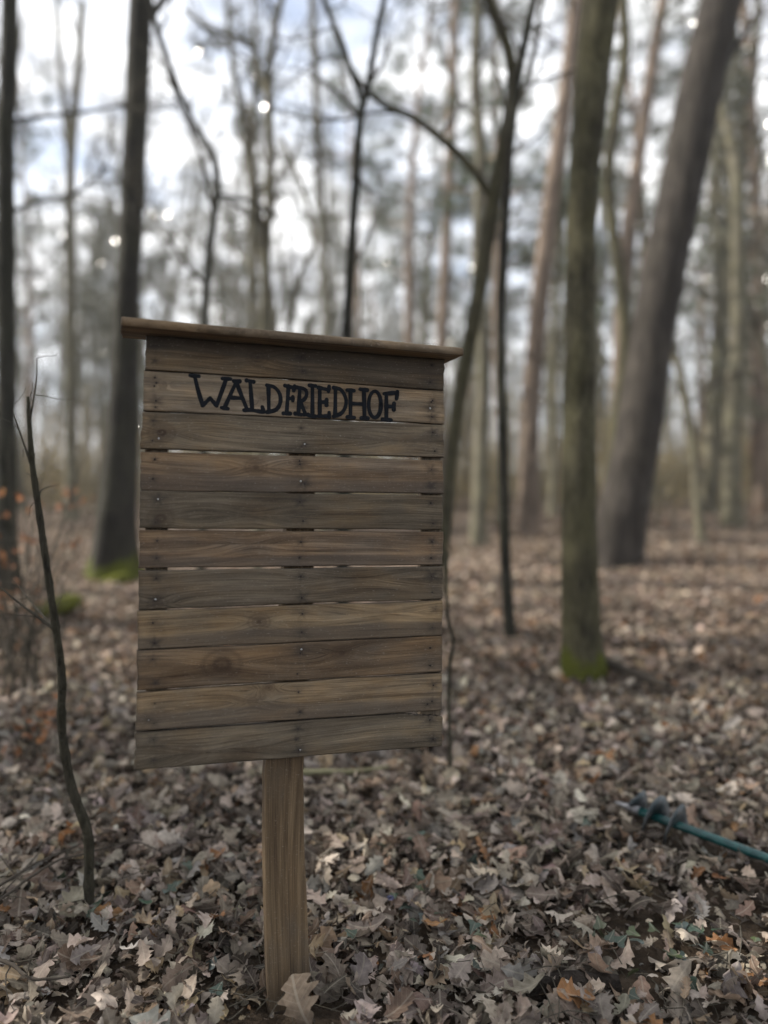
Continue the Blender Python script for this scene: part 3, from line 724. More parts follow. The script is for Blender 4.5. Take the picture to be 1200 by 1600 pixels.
# ------------------------------------------------------------------ woodland behind: copies of a few kinds
def copy_tree(o, loc, rz, s):
    r = o.copy(); C.objects.link(r); r.location = loc; r.rotation_euler = (0, 0, rz); r.scale = (s, s, s)
    for ch in list(o.children):
        c = ch.copy(); C.objects.link(c); c.parent = r
    return r
def proto_bare(seed, H, r, lean=0.0, branch_from=.3, mat='far', n=16, L0=3.2):
    q = np.random.default_rng(seed); P = [np.array([0, 0, -.3])]; d = np.array([lean, 0, 1.0])
    for k in range(8):
        d = d + np.array([q.normal(0, .07), q.normal(0, .07), .12]); d /= np.linalg.norm(d); P.append(P[-1] + d * H / 8)
    P = smooth_path(np.array(P), 36); Rr = r * np.linspace(1, .1, 36) ** .85
    fl = .4 * np.exp(-P[:, 2].clip(0) / .4)
    root = empty('bare_tree'); mb = MB(); mb.tube(P, Rr, 12, True, .03, (fl, 5, 1), seed)
    obj('trunk', mb.mesh('trunk', M[mat]), root)
    cm = MB(); branches(cm, P, Rr, q, H * branch_from, n, L0, 2, 4, .45, 5, min_r=.006)
    obj('crown', cm.mesh('crown', M['far']), root)
    # glossy leaves added along the limbs to throw bright sun glints
    vv = np.concatenate(cm.V); vv = vv[(vv[:, 2] > 1.5) & (vv[:, 2] < H * .75)]; nl = 4200
    c0 = vv[q.choice(len(vv), nl)] + q.normal(0, .06, (nl, 3)); dd = q.normal(0, 1, (nl, 3)); dd /= np.linalg.norm(dd, axis=1)[:, None]
    s_ = np.cross(dd, q.normal(0, .75, (nl, 3)) + np.array([0, 0, .8])); s_ /= np.linalg.norm(s_, axis=1)[:, None]; sz = q.uniform(.018, .045, (nl, 1))
    V = np.stack([c0 - dd * sz, c0 - s_ * sz * .8, c0 + dd * sz, c0 + s_ * sz * .8], 1).reshape(-1, 3); im = MB(); im.add(V, np.arange(4 * nl).reshape(-1, 4))
    obj('ivy', im.mesh('ivy', GLOSSY, False), root)  # holds only the added glint leaves
    return root
GLOSSY = simple('glint_leaf', (.085, .09, .055), .20, 1.0, 0, .4, 3)  # for the leaves added to flash in the sun
NEEDLE = simple('pine_needles', (.060, .085, .036), .6, .3, 0, .4, 3)
def proto_pine(seed, H, r):
    q = np.random.default_rng(seed); P = [np.array([0, 0, -.3])]; d = np.array([q.normal(0, .03), 0, 1.0])
    for k in range(8):
        d = d + np.array([q.normal(0, .035), q.normal(0, .035), .1]); d /= np.linalg.norm(d); P.append(P[-1] + d * H / 8)
    P = smooth_path(np.array(P), 30); Rr = r * np.linspace(1, .18, 30)
    root = empty('pine_tree'); mb = MB(); mb.tube(P, Rr, 12, True, .03, None, seed); obj('trunk', mb.mesh('trunk', M['pine']), root)
    wd = MB(); nd = MB(); tips = []
    for c in range(34):
        f = q.uniform(.42, 1); i = min(29, int(f * 29)); a = q.uniform(0, 6.28)
        Q = limb(P[i], np.array([math.cos(a), math.sin(a), q.uniform(-.05, .5)]), (1.3 - f * .75) * H * .19 * q.uniform(.6, 1.2), q, 5, .15, .05)
        wd.tube(Q, np.linspace(.05, .012, 6), 4, cap=False)
        for k in range(2, 6):
            for _ in range(3): tips.append(Q[k] + q.normal(0, .22, 3))
    Vs, Ts = [], []; k0 = 0
    for tpt in tips:
        m_ = 34; dd = q.normal(0, 1, (m_, 3)); dd[:, 2] = np.abs(dd[:, 2]) * .7; dd /= np.linalg.norm(dd, axis=1)[:, None]
        s_ = np.cross(dd, q.normal(0, 1, (m_, 3))); s_ /= np.linalg.norm(s_, axis=1)[:, None]
        b0 = tpt + q.normal(0, .10, (m_, 3)); ln_ = q.uniform(.12, .26, m_)[:, None]
        V = np.stack([b0 - s_ * .012, b0 + s_ * .012, b0 + dd * ln_], 1).reshape(-1, 3); Vs.append(V)
        Ts.append(np.arange(3 * m_).reshape(-1, 3) + k0); k0 += 3 * m_
    nd.add(np.concatenate(Vs), None, np.concatenate(Ts))
    cr = obj('crown', nd.mesh('crown', NEEDLE), root); obj('limb', wd.mesh('limb', M['pine']), root)
    return root
def proto_shrub(seed, H):
    q = np.random.default_rng(seed); root = empty('shrub'); st = MB(); cm = MB()
    for k in range(7):
        a = q.uniform(0, 6.28); Q = limb(np.array([q.normal(0, .12), q.normal(0, .12), -.1]), np.array([math.cos(a) * .45, math.sin(a) * .45, 1]), H * q.uniform(.6, 1.1), q, 7, .13, .06)
        rr = np.linspace(.018, .005, 8); st.tube(Q, rr, 5, cap=False); branches(cm, Q, rr, q, .3, 7, H * .38, 1, 3, .5, 5, min_r=.004)
    obj('stem', st.mesh('stem', M['far']), root); obj('crown', cm.mesh('crown', M['far']), root)
    return root
bare = [proto_bare(100 + k, H, r, ln_, bf) for k, (H, r, ln_, bf) in enumerate([(17, .17, .03, .28), (14, .12, -.05, .2), (19, .24, .0, .38), (11, .08, .08, .12), (16, .15, -.03, .25), (13, .10, .05, .18)])]
pines = [proto_pine(200 + k, H, r) for k, (H, r) in enumerate([(18, .20), (21, .24), (16, .17)])]
shrubs = [proto_shrub(300 + k, H) for k, H in enumerate((2.2, 3.2, 1.6))]
LB = 'bare grey tree blurred in the deep wood behind the sign'; GB = 'bare trees deep in the wood'
LP = 'pine with green needles blurred in the deep wood'; GP = 'pines deep in the wood'
LS = 'twiggy leafless shrub in the undergrowth behind the sign'; GS = 'leafless shrubs in the undergrowth'
used = set(); spots = []
def place(protos, x, y, label, group, cat, s=None):
    i = int(rng.integers(len(protos))); o = protos[i]
    s = s or rng.uniform(.85, 1.15); loc = (x, y, float(ground_h(x, y))); rz = rng.uniform(0, 6.28)
    if o.name not in used:
        used.add(o.name); o.location = loc; o.rotation_euler = (0, 0, rz); o.scale = (s, s, s); r = o
    else: r = copy_tree(o, loc, rz, s)
    tag(r, label, cat, group); spots.append((x, y)); return r
def scatter(n, y0, y1, dmin, margin=3):
    pts = []; tries = 0
    while len(pts) < n and tries < 20000:
        tries += 1; y = math.sqrt(rng.uniform(y0 ** 2, y1 ** 2)); x = rng.uniform(-1, 1) * (.52 * y + margin)
        if all((x - a) ** 2 + (y - b) ** 2 > dmin ** 2 for a, b in pts + spots): pts.append((x, y))
    return pts
for (px, Y) in ((640, 24), (790, 20), (730, 30), (930, 26), (1010, 22), (1190, 19), (1120, 33), (560, 38)):
    place(pines, (px - 600) / FPX * Y, Y, LP, GP, 'tree')
for x, y, sc_ in ((-9.5, 2.2, .8), (-13, 3.6, .95), (-16.5, 1.8, 1.05)):  # pines added out of view so their shade falls on the foreground
    place(pines, x, y, 'unseen tall pine added beyond the left edge to shade the sign', 'added shading pines at the left', 'tree', sc_)
for x, y in [p_ for p_ in scatter(26, 15, 22, 1.6) if min(abs(600 + FPX * p_[0] / p_[1] - k_) for k_ in (110, 200, 330, 560, 760, 910, 1060, 640)) > 45]: place(bare, x, y, LB, GB, 'tree', rng.uniform(.7, .95))
for x, y in scatter(60, 22, 46, 1.8): place(bare, x, y, LB, GB, 'tree')
for x, y in scatter(4, 30, 46, 2.5): place(pines, x, y, LP, GP, 'tree')
for x, y in scatter(46, 15, 42, 1.0): place(shrubs, x, y, LS, GS, 'shrub')
# unseen wood behind the viewer and at the sides, added to cut front light
for k in range(34):
    a = R(-250) + R(320) * (k + rng.uniform(.1, .9)) / 34; d = rng.uniform(7, 17); x, y = d * math.cos(a), d * math.sin(a) - 1
    if y > 0 and abs(x) < .55 * y + 5: continue
    place(pines, x, y, 'tall pine of the unseen wood around, added to cut the front light', 'added unseen pines', 'tree')
# undergrowth: a brown olive mass of twigs and withered leaves
def undergrowth():
    q = np.random.default_rng(91); mb = MB(); Vl = []; Tl = []; k0 = 0
    for k in range(900):
        y = q.uniform(20, 62); x = q.uniform(-1, 1) * (.56 * y + 5); z = float(ground_h(x, y)); H = q.uniform(1.2, 5.5) * (.6 + .4 * q.random())
        for j in range(3):
            Q = limb(np.array([x, y, z - .1]), np.array([q.normal(0, .3), q.normal(0, .3), 1]), H * q.uniform(.6, 1), q, 6, .14, .05); rr = np.linspace(.022, .008, 7)
            mb.tube(Q, rr, 4, cap=False); branches(mb, Q, rr, q, z + .3, 6, H * .32, 1, 3, .5, 4, min_r=.006)
    return mb.mesh('undergrowth', bark('bark_undergrowth', (.11, .09, .05), (.30, .24, .14), (.22, .19, .09), .4, .3, 10, .3))  # twig colour lightened and warmed to look sunlit
tag(obj('undergrowth', undergrowth()), 'olive brown tangle of bare undergrowth far behind the sign', 'undergrowth', kind='stuff')
# far wood: one mass
def far_wood():
    q = np.random.default_rng(77); mb = MB()
    for k in range(260):
        y = q.uniform(46, 85); x = q.uniform(-1, 1) * (.6 * y + 8); z = float(ground_h(x, y)); H = q.uniform(9, 21)
        P = smooth_path(np.array([(x, y, z - .3), (x + q.normal(0, .4), y, z + H * .5), (x + q.normal(0, .9), y, z + H)]), 8); rr = np.linspace(q.uniform(.1, .22), .03, 8)
        mb.tube(P, rr, 6, cap=False); branches(mb, P, rr, q, z + H * .15, 14, H * .26, 1, 3, .5, 6, min_r=.014)
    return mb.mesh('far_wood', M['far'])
tag(obj('far_wood', far_wood()), 'grey mass of leafless far-off trees closing the view', 'wood', kind='stuff')

# ------------------------------------------------------------------ leaves
def oak_leaf(q, ns=15, nc=5, lobes=4):
    """leaf lying along +y, 1 long; returns V, quads, uv"""
    t = np.linspace(0, 1, ns)
    env = .33 * np.sin(np.pi * t ** 1.25) ** .75 + .015
    ph = q.uniform(-.3, .3)
    def edge(): return env * (1 - .50 * (.5 + .5 * np.cos(2 * np.pi * (t * (lobes + .3) + ph))) * np.sin(np.pi * t) ** .3) * (1 + q.normal(0, .06, ns))
    eL, eR = edge(), edge()
    c = np.linspace(-1, 1, nc)
    X = np.where(c[None] < 0, c[None] * eL[:, None], c[None] * eR[:, None]); Y = np.repeat(t[:, None], nc, 1) + .12 * np.abs(X)
    k1, k2, k3 = q.normal(0, 1.1), q.normal(0, .55), q.normal(0, .5)
    Z = k1 * X ** 2 * 1.3 + k2 * (Y - .5) ** 2 * .9 + k3 * X * (Y - .5) + .05 * np.sin(Y * q.uniform(5, 11) + q.uniform(0, 6)) * np.abs(c)[None] ** 1.5 + .035 * np.sin(X * 14 + Y * 9 + q.uniform(0, 6)) * np.abs(c)[None]
    Y = Y - .5
    V = np.stack([X, Y, Z], -1).reshape(-1, 3)
    a = (np.arange(ns - 1)[:, None] * nc + np.arange(nc - 1)[None]).ravel()
    Q = np.stack([a, a + 1, a + nc + 1, a + nc], -1)
    return V, Q, np.stack([X.ravel() * 1.2, (Y + .5).ravel()], -1)
PAL = np.array([(.375, .325, .275), (.285, .245, .208), (.20, .168, .142), (.52, .46, .395), (.16, .118, .092), (.095, .078, .066), (.29, .215, .155), (.27, .14, .065), (.06, .05, .043), (.38, .30, .20), (.25, .235, .222)])
PW = np.array([.17, .17, .14, .085, .10, .09, .06, .025, .06, .03, .07]); PW /= PW.sum()
def scatter_leaves(temps, pos, size, tilt, q, pal=PAL, pw=PW, jitter=.14):
    Vs, Qs, UVs, Cs = [], [], [], []; k0 = 0; n = len(pos); which = q.integers(len(temps), size=n)
    for ti, (V, Q, uv) in enumerate(temps):
        idx = np.where(which == ti)[0]; m_ = len(idx)
        if not m_: continue
        a = q.uniform(0, 2 * np.pi, m_); tx = q.normal(0, 1, m_) * tilt; ty = q.normal(0, 1, m_) * tilt; flip = np.where(q.random(m_) < .5, -1, 1)
        ca, sa = np.cos(a), np.sin(a); z0 = np.zeros(m_); o1 = np.ones(m_)
        Rz = np.array([[ca, -sa, z0], [sa, ca, z0], [z0, z0, o1]]).transpose(2, 0, 1)
        cx, sx, cy, sy = np.cos(tx), np.sin(tx), np.cos(ty), np.sin(ty)
        Rx = np.array([[o1, z0, z0], [z0, cx, -sx], [z0, sx, cx]]).transpose(2, 0, 1); Ry = np.array([[cy, z0, sy], [z0, o1, z0], [-sy, z0, cy]]).transpose(2, 0, 1)
        Mx = Rx @ Ry @ Rz; VV = V[None] * np.stack([np.ones(m_), np.ones(m_), flip], -1)[:, None] * size[idx][:, None, None]
        VV = np.einsum('mij,mvj->mvi', Mx, VV) + pos[idx][:, None]
        g = ground_h(VV[..., 0], VV[..., 1]); VV[..., 2] = np.maximum(VV[..., 2], g - .015)
        Vs.append(VV.reshape(-1, 3)); Qs.append((Q[None] + (np.arange(m_) * len(V))[:, None, None]).reshape(-1, 4) + k0); k0 += m_ * len(V)
        UVs.append(np.tile(uv, (m_, 1)))
        col = pal[q.choice(len(pal), m_, p=pw)] * (1 + q.normal(0, jitter, (m_, 1))) * (1 + q.normal(0, .03, (m_, 3))); Cs.append(np.repeat(col.clip(.01, .6), len(V), 0))
    return np.concatenate(Vs), np.concatenate(Qs), np.concatenate(UVs), np.concatenate(Cs)
q = np.random.default_rng(5)
hi = [oak_leaf(q, 17, 5, random.choice((3, 4, 4, 5))) for _ in range(26)]
md = [oak_leaf(q, 9, 3, 3) for _ in range(14)]
lo_ = [oak_leaf(q, 4, 3, 1) for _ in range(8)]
def band_pts(n, y0, y1, m0, q, side=.56):
    y = q.uniform(y0, y1, n * 3); keep = q.random(len(y)) < (side * 2 * y + 2 * m0) / (side * 2 * y1 + 2 * m0); y = y[keep][:n]
    x = q.uniform(-1, 1, len(y)) * (side * y + m0); return x, y
parts = []
for (n, y0, y1, m0, tmp, sz, tilt, lift) in ((19000, 1.0, 4.6, .6, hi, (.042, .110), .58, .056), (36000, 4.6, 10, .8, md, (.05, .105), .48, .045), (20000, 1.0, 5.0, .6, md, (.014, .045), .55, .040), (140000, 10, 36, 3, lo_, (.07, .13), .3, .04)):
    x, y = band_pts(n, y0, y1, m0, q); s_ = (sz[0] + (sz[1] * 1.15 - sz[0]) * q.random(len(x)) ** 1.5) * np.where(q.random(len(x)) < .25, .6, 1)
    # gentle clearings where soil shows
    cl = np.sin(x * 2.3 + 1.1 * y) + np.sin(1.9 * y - x * 1.2 + 2); keep = (cl > -1.35) | (q.random(len(x)) < .45); x, y, s_ = x[keep], y[keep], s_[keep]
    if y0 < 2:
        a_, b_ = ground_at(968, 1290)[:2], ground_at(1195, 1372)[:2]; ab = b_ - a_
        tt_ = np.clip(((x - a_[0]) * ab[0] + (y - a_[1]) * ab[1]) / (ab @ ab), 0, 1); dd_ = np.hypot(x - a_[0] - tt_ * ab[0], y - a_[1] - tt_ * ab[1])
        keep = (dd_ > .10) | ((s_ < .08) & (q.random(len(x)) < .7)); x, y, s_ = x[keep], y[keep], s_[keep]
        pxx = B0[0] - .01; keep = ~((np.abs(x - pxx) < .16) & (y > 1.55) & (y < 2.03)) | (s_ < .03); x, y, s_ = x[keep], y[keep], s_[keep]
    pos = np.stack([x, y, ground_h(x, y) + q.random(len(x)) ** 1.3 * lift + .004], -1)
    parts.append(scatter_leaves(tmp, pos, s_, tilt, q, PAL * np.array((.55, .55, .55) if sz[1] < .05 else (1, 1, 1) if y0 < 2 else (.90, .84, .80))))  # leaves farther off are tinted darker to stand for the shade there
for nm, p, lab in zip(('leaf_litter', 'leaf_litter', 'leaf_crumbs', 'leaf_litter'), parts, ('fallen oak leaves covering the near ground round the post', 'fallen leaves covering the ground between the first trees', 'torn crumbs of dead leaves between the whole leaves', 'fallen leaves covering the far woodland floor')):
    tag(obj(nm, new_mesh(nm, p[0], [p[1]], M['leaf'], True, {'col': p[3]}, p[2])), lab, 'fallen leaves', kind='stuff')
# crumbs of twig between the leaves
mb = MB()
for k in range(1500):
    y = q.uniform(1.2, 6); x = q.uniform(-1, 1) * (.55 * y + .4); a = q.uniform(0, 6.28); Ln = q.uniform(.04, .22)
    p0 = np.array([x, y, float(ground_h(x, y)) + q.uniform(.025, .065)]); e = p0 + np.array([math.cos(a) * Ln, math.sin(a) * Ln, q.normal(0, .012)])
    mb.tube(smooth_path(np.array([p0, (p0 + e) / 2 + q.normal(0, .006, 3), e]), 5), np.full(5, q.uniform(.0008, .002)), 4, cap=False)
tag(obj('twig_litter', mb.mesh('twig_litter', M['twig'])), 'tiny broken twigs strewn among the fallen leaves', 'twigs', kind='stuff')

# ivy among the leaves
def ivy_leaf(q):
    out = np.array([(0, -.05), (.18, -.16), (.36, -.08), (.52, .10), (.34, .26), (.24, .34), (.14, .62), (0, .92), (-.14, .62), (-.24, .34), (-.34, .26), (-.52, .10), (-.36, -.08), (-.18, -.16)]) * (1 + q.normal(0, .05, (14, 2)))
    mid = out * .5 + np.array([0, .1]); V2 = np.vstack([out, mid, [[0, .12]]]); n = 14
    Z = .25 * q.normal() * V2[:, 0] ** 2 + .12 * np.abs(V2[:, 0]) + .15 * q.normal() * V2[:, 1] ** 2
    Q = [(a, (a + 1) % n, n + (a + 1) % n, n + a) for a in range(n)] + [(n + a, n + a + 1, n + (a + 2) % n, 2 * n) for a in range(0, n, 2)]
    return np.c_[V2, Z], np.array(Q), V2 * np.array([.9, 1])
iv = [ivy_leaf(q) for _ in range(8)]; pos = []
for (px, py, n) in ((645, 1335, 5), (625, 1320, 3), (925, 1308, 3), (855, 1340, 3), (800, 1275, 1), (1085, 1478, 6), (1110, 1500, 4), (940, 1490, 7), (1045, 1505, 4), (735, 1500, 4), (640, 1415, 4), (548, 1490, 2), (282, 1396, 4), (252, 1430, 2), (400, 1468, 2), (340, 1550, 2),
                    (985, 1490, 2), (660, 1450, 3), (725, 1365, 1), (830, 1375, 1), (150, 1440, 6), (105, 1415, 4), (1180, 1490, 2), (995, 1575, 2), (590, 1335, 2), (555, 1275, 2), (1110, 1590, 2)):
    c = ground_at(px, py)
    for _ in range(n): pos.append((c[0] + q.normal(0, .028), c[1] + q.normal(0, .045)))
pos = np.array(pos); pos = np.c_[pos, ground_h(pos[:, 0], pos[:, 1]) + q.uniform(.035, .06, len(pos))]
V, Q, uv, col = scatter_leaves(iv, pos, q.uniform(.028, .050, len(pos)), .45, q, np.array([(.022, .045, .028), (.030, .060, .038), (.035, .055, .05), (.04, .06, .02)]), np.array([.35, .3, .2, .15]))
tag(obj('ivy', new_mesh('ivy', V, [Q], M['ivy'], True, {'col': col}, uv)), 'dark green ivy leaves creeping through the fallen leaves', 'ivy', kind='stuff')

# big curled leaf at the post foot
V, Qd, uv = oak_leaf(np.random.default_rng(12), 31, 9, 4); c = at(466, 1566, 1.91)
Rm = Matrix.Rotation(R(-28), 3, 'Y') @ Matrix.Rotation(R(62), 3, 'X'); VV = (V * np.array([1.35, 1, 1])) @ np.array(Rm).T * .125
lf = obj('oak_leaf', new_mesh('oak_leaf', VV, [Qd], M['leaf'], True, {'col': np.tile([(.19, .15, .115)], (len(V), 1))}, uv), None, tuple(c)); tag(lf, 'large brown lobed leaf leaning against the foot of the post', 'leaf')

# sticks lying about
def stick(name, label, cat, pts, mat, r0, r1, lift=.03, twigs=0, seed=0, seg=8):
    q = np.random.default_rng(seed); W3 = []
    for px, py in pts:
        g = ground_at(px, py); g[2] += lift; W3.append(g)
    P = smooth_path(np.array(W3), max(14, 6 * len(pts))); n = len(P); P = P + np.cumsum(q.normal(0, .0012, (n, 3)), 0); Rr = np.linspace(r0, r1, n) * (1 + .12 * np.sin(np.arange(n) * 1.7))
    mb = MB(); mb.tube(P, Rr, seg, True, .04, None, seed); og = P[n // 2].copy()
    if twigs: branches(mb, P, Rr, q, -99, twigs, .2, 0, 3, min_r=.0009)
    return tag(obj(name, mb.mesh(name, mat, origin=og), None, tuple(og)), label, cat)
SM = simple('pale_stick', (.17, .145, .115), .85, .2); SD = simple('dark_stick', (.05, .042, .034), .9, .2); SG = simple('green_grey_stick', (.15, .145, .09), .9, .2)
stick('fallen_stick', 'long thin stick crossing in front of the foreground sapling, tip beside it', 'stick', [(-20, 1440), (60, 1390), (133, 1355), (172, 1334)], SD, .005, .002, .085, 2, 1)
stick('fallen_stick', 'long curved stick at the sapling foot with its pale tip to the right', 'stick', [(-10, 1462), (45, 1421), (84, 1397), (150, 1379), (196, 1365), (224, 1364), (252, 1376)], SD, .005, .0022, .09, 0, 2)
stick('fallen_stick', 'thin straight stick slanting up to the left of the sapling', 'stick', [(-5, 1450), (63, 1365), (115, 1306)], SD, .003, .0015, .085, 2, 3)
stick('fallen_stick', 'pale bent stick lying right of the post', 'stick', [(524, 1297), (560, 1301), (595, 1312), (627, 1331)], SM, .0038, .0045, .07, 0, 4)
stick('fallen_stick', 'short pale straight stick close to the right side of the post', 'stick', [(500, 1372), (532, 1345)], SM, .005, .004, .07, 0, 5)
stick('fallen_branch', 'dark fallen branch at the foot of the olive trunk', 'branch', [(938, 1058), (980, 1076), (1045, 1104)], SD, .034, .022, .11, 0, 6)
stick('fallen_branch', 'pale greenish branch lying behind the post below the sign', 'branch', [(470, 1231), (540, 1227), (612, 1220)], SG, .014, .009, .065, 0, 7)
stick('fallen_stick', 'thin twig leaning among leaves under the right part of the sign', 'stick', [(606, 1268), (640, 1238), (672, 1222)], SD, .004, .002, .08, 2, 8)
stick('fallen_stick', 'forked stick at the bottom left corner of the photo', 'stick', [(-10, 1540), (25, 1562), (55, 1580), (110, 1574)], SD, .006, .0035, .08, 2, 9)
stick('fallen_stick', 'thin grey stick beside the tool tip at the far right', 'stick', [(1150, 1272), (1175, 1262), (1205, 1270)], SM, .003, .0025, .05, 0, 10)
stick('fallen_stick', 'thin curved twig in the bottom right leaves', 'stick', [(1060, 1535), (1085, 1560), (1100, 1590)], SD, .0025, .002, .05, 0, 11)
stick('fallen_stick', 'thin bent stick behind the sapling in the leaves', 'stick', [(10, 1320), (45, 1295), (75, 1280)], SD, .006, .003, .05, 1, 12)
# rotten piece of wood
rot = MB(); a0, a1 = ground_at(812, 1566), ground_at(965, 1545)
P = np.array([a0 + (a1 - a0) * t + np.array([0, 0, .02 + .008 * math.sin(5 * t)]) for t in np.linspace(0, 1, 24)]); rot.tube(P, .034 * np.sin(np.linspace(.5, 2.7, 24)) ** .4, 18, True, .09, None, 8)
tag(obj('rotten_log', rot.mesh('rotten_log', bark('rotten_wood', (.015, .012, .01), (.075, .06, .05), None, 0, 1, 30, 1.0), origin=a0), None, tuple(a0)), 'dark rotten piece of wood half buried in leaves at the bottom', 'log')
# mossy log, stump
ml = MB(); a0, a1 = ground_at(62, 972), ground_at(118, 956)
P = np.array([a0 + (a1 - a0) * t + np.array([0, 0, .09]) for t in np.linspace(-.1, 1.1, 18)]); ml.tube(P, .085 * np.sin(np.linspace(.4, 2.8, 18)) ** .5, 14, True, .12, None, 9)
tag(obj('mossy_log', ml.mesh('mossy_log', MOSS, origin=a0), None, tuple(a0)), 'short log covered in bright green moss on the left', 'log')
ms = MB(); c = ground_at(158, 1392)
P = np.array([c + np.array([.004 * k, .0, -.04 + .022 * k]) for k in range(6)]); ms.tube(P, np.array([.022, .021, .019, .018, .017, .012]), 12, True, .06, None, 10)
tag(obj('stub', ms.mesh('stub', SD, origin=c), None, tuple(c)), 'small dark cut stub right beside the sapling foot', 'stump')
bs = MB(); c = ground_at(610, 1428) + np.array([0, 0, .05]); n = 7
V = np.array([(math.cos(a) * r_, math.sin(a) * r_ * .7, .006 * math.sin(3 * a)) for r_ in (.004, .012) for a in np.linspace(0, 2 * np.pi, n, endpoint=False)])
bs.add(V @ np.array(Matrix.Rotation(R(50), 3, 'X')).T, [(a, (a + 1) % n, n + (a + 1) % n, n + a) for a in range(n)], [(0, a, a + 1) for a in range(1, n - 1)])
tag(obj('petal', bs.mesh('petal', simple('violet_blue', (.085, .09, .17), .6)), None, tuple(c)), 'tiny violet blue petal among the leaves right of the post', 'petal')

# coppery young beech at the left edge, another at the right
def copper_shrub(label, px, py, H, seed, nl, spread):
    q = np.random.default_rng(seed); b = ground_at(px, py); root = empty('young_beech', b, label=label, cat='shrub'); st = MB(); pts = []
    for k in range(5):
        a = q.uniform(0, 6.28); Q = limb(np.array([q.normal(0, .03), q.normal(0, .03), -.05]), np.array([math.cos(a) * spread, math.sin(a) * spread, 1]), H * q.uniform(.6, 1.1), q, 8, .1, .05)
        rr = np.linspace(.007, .002, 9); st.tube(Q, rr, 6, cap=False)
        for i in range(3, 9):
            tq = limb(Q[i], q.normal(0, 1, 3) * np.array([1, 1, .4]), H * .25, q, 4, .2, 0); st.tube(tq, np.linspace(.002, .0009, 5), 3, cap=False); pts += list(tq[1:])
    obj('stem', st.mesh('stem', M['twig']), root)
    pts = np.array(pts); pts = pts[q.choice(len(pts), nl)] + q.normal(0, .02, (nl, 3))
    pos = pts + b; V, Qd, uv, col = scatter_leaves(md, pos, q.uniform(.04, .065, nl), .8, q, np.array([(.30, .13, .055), (.24, .10, .045), (.36, .18, .09)]), np.array([.4, .35, .25]))
    obj('leaves', new_mesh('leaves', V - b, [Qd], M['beech'], True, {'col': col}, uv), root)
copper_shrub('young beech with a few coppery leaves at the left edge', 6, 1060, 1.3, 21, 150, .22)
copper_shrub('low copper leaved seedling behind the sapling on the left', 70, 1190, .38, 22, 34, .5)
copper_shrub('bushy copper leaved young beech far off at the right edge', 1190, 830, 2.6, 23, 160, .4)

def bare_tangle(label, px, py, H, seed, n, spread, wx):
    q = np.random.default_rng(seed); b = ground_at(px, py); root = empty('bare_shrub', b, label=label, cat='shrub'); st = MB(); cm = MB()
    for k in range(n):
        a = q.uniform(0, 6.28); Q = limb(np.array([q.normal(0, wx), q.normal(0, .12), -.05]), np.array([math.cos(a) * spread, math.sin(a) * spread, 1]), H * q.uniform(.5, 1.1), q, 9, .1, .05)
        rr = np.linspace(.010, .003, 10) * min(1, H); st.tube(Q, rr, 6, cap=False); branches(cm, Q, rr, q, .2, 9, H * .3, 1, 3, .5, 3, min_r=.0011)
    obj('stem', st.mesh('stem', M['twig']), root); obj('crown', cm.mesh('crown', M['twig']), root)
bare_tangle('tangle of thin leafless stems at the left edge behind the sapling', 42, 1090, 1.6, 41, 11, .15, .16)
bare_tangle('few thin leafless twigs rising under the right part of the sign', 640, 1195, .42, 42, 4, .35, .10)
# ------------------------------------------------------------------ earth auger
tip, tl_ = ground_at(960, 1296), ground_at(1195, 1372)
tip = tip + np.array([0, 0, .105]); far = tl_ + np.array([0, 0, .07])
d = far - tip; ln = np.linalg.norm(d); d /= ln
aug = empty('earth_auger', tip, label='green metal earth auger with spiral blades lying on the leaves', cat='auger')
aug.rotation_euler = Vector(d).to_track_quat('X', 'Z').to_euler()
def two_tone(name, a, b, rough, metal):
    m, t, bb = mat_base(name); o = N(t, 'ShaderNodeTexCoord').outputs['Object']
    n = noise(t, o, 34, 6, .65); r = ramp(t, [(.42, a), (.62, b)]); t.links.new(n, r.inputs['Fac']); t.links.new(r.outputs['Color'], bb.inputs['Base Color'])
    bb.inputs['Roughness'].default_value = rough; bb.inputs['Metallic'].default_value = metal; bump(t, bb, n, .2, .002); return m
GRN = two_tone('green_paint_worn', (.005, .042, .044), (.014, .075, .072), .27, .1); STL = two_tone('worn_steel', (.12, .12, .13), (.26, .26, .27), .5, .6); BLD = two_tone('blade_scraped', (.035, .052, .060), (.12, .125, .13), .42, .3)
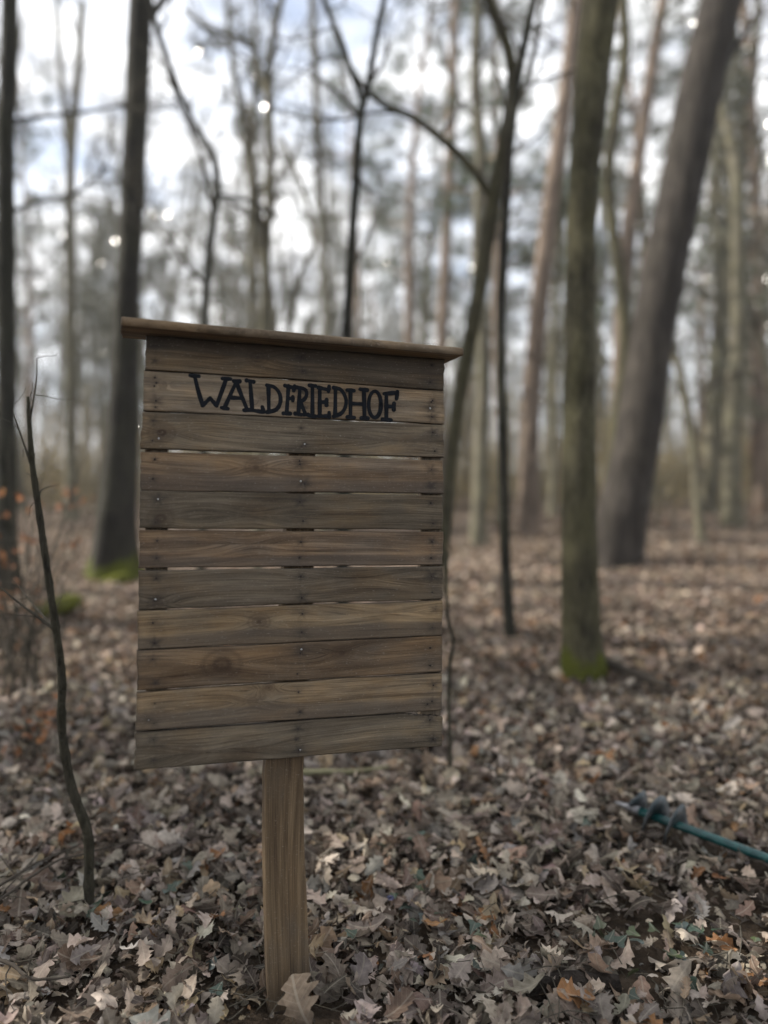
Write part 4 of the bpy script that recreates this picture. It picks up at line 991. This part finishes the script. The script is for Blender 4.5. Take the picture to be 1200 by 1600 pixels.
mb = MB(); mb.tube([(.0, 0, 0), (.02, 0, 0), (.06, 0, 0), (.10, 0, 0)], [.002, .008, .013, .0155], 18); obj('tip', mb.mesh('tip', STL), aug)
mb = MB(); mb.tube([(x, 0, 0) for x in (.098, .2, .4, .6, .8, 1.05)], [.016] * 6, 20); obj('shaft', mb.mesh('shaft', GRN), aug)
nt_ = 120; tt = np.linspace(0, 1, nt_); turns = 2.45; th = -tt * turns * 2 * np.pi + 2.6; R_o = .082 * np.clip(tt * 9, .6, 1) * np.clip((1 - tt) * 9, .5, 1)
xx = .066 + tt * .20; rings = []
for (rad, dx) in ((np.full(nt_, .014), 0), (R_o, 0), (R_o, .004), (np.full(nt_, .014), .004)):
    rings.append(np.stack([xx + dx, np.cos(th) * rad, np.sin(th) * rad], -1))
V = np.stack(rings, 1).reshape(-1, 3); Qd = [(i * 4 + a, i * 4 + (a + 1) % 4, i * 4 + 4 + (a + 1) % 4, i * 4 + 4 + a) for i in range(nt_ - 1) for a in range(4)] + [(0, 3, 2, 1), (nt_ * 4 - 4, nt_ * 4 - 3, nt_ * 4 - 2, nt_ * 4 - 1)]
mb = MB(); mb.add(V, Qd); obj('screw_blade', mb.mesh('screw_blade', BLD), aug)
mb = MB(); mb.tube([(1.06, -.25, 0), (1.06, -.1, 0), (1.06, .1, 0), (1.06, .25, 0)], [.016] * 4, 18); obj('handle', mb.mesh('handle', GRN), aug)

# ------------------------------------------------------------------ the hazy air of the wood
hz = MB(); hz.box((0, 50, 16), (190, 160, 40))
hm = bpy.data.materials.new('hazy_air'); hm.use_nodes = True; t = hm.node_tree; t.nodes.clear()
pv = N(t, 'ShaderNodeVolumePrincipled'); pv.inputs['Color'].default_value = (.93, .95, 1, 1); pv.inputs['Density'].default_value = HAZE; pv.inputs['Anisotropy'].default_value = .3
t.links.new(pv.outputs[0], N(t, 'ShaderNodeOutputMaterial').inputs['Volume'])
tag(obj('haze', hz.mesh('haze', hm, False)), 'thin pale haze hanging in the air between the far trees', 'haze', kind='stuff')
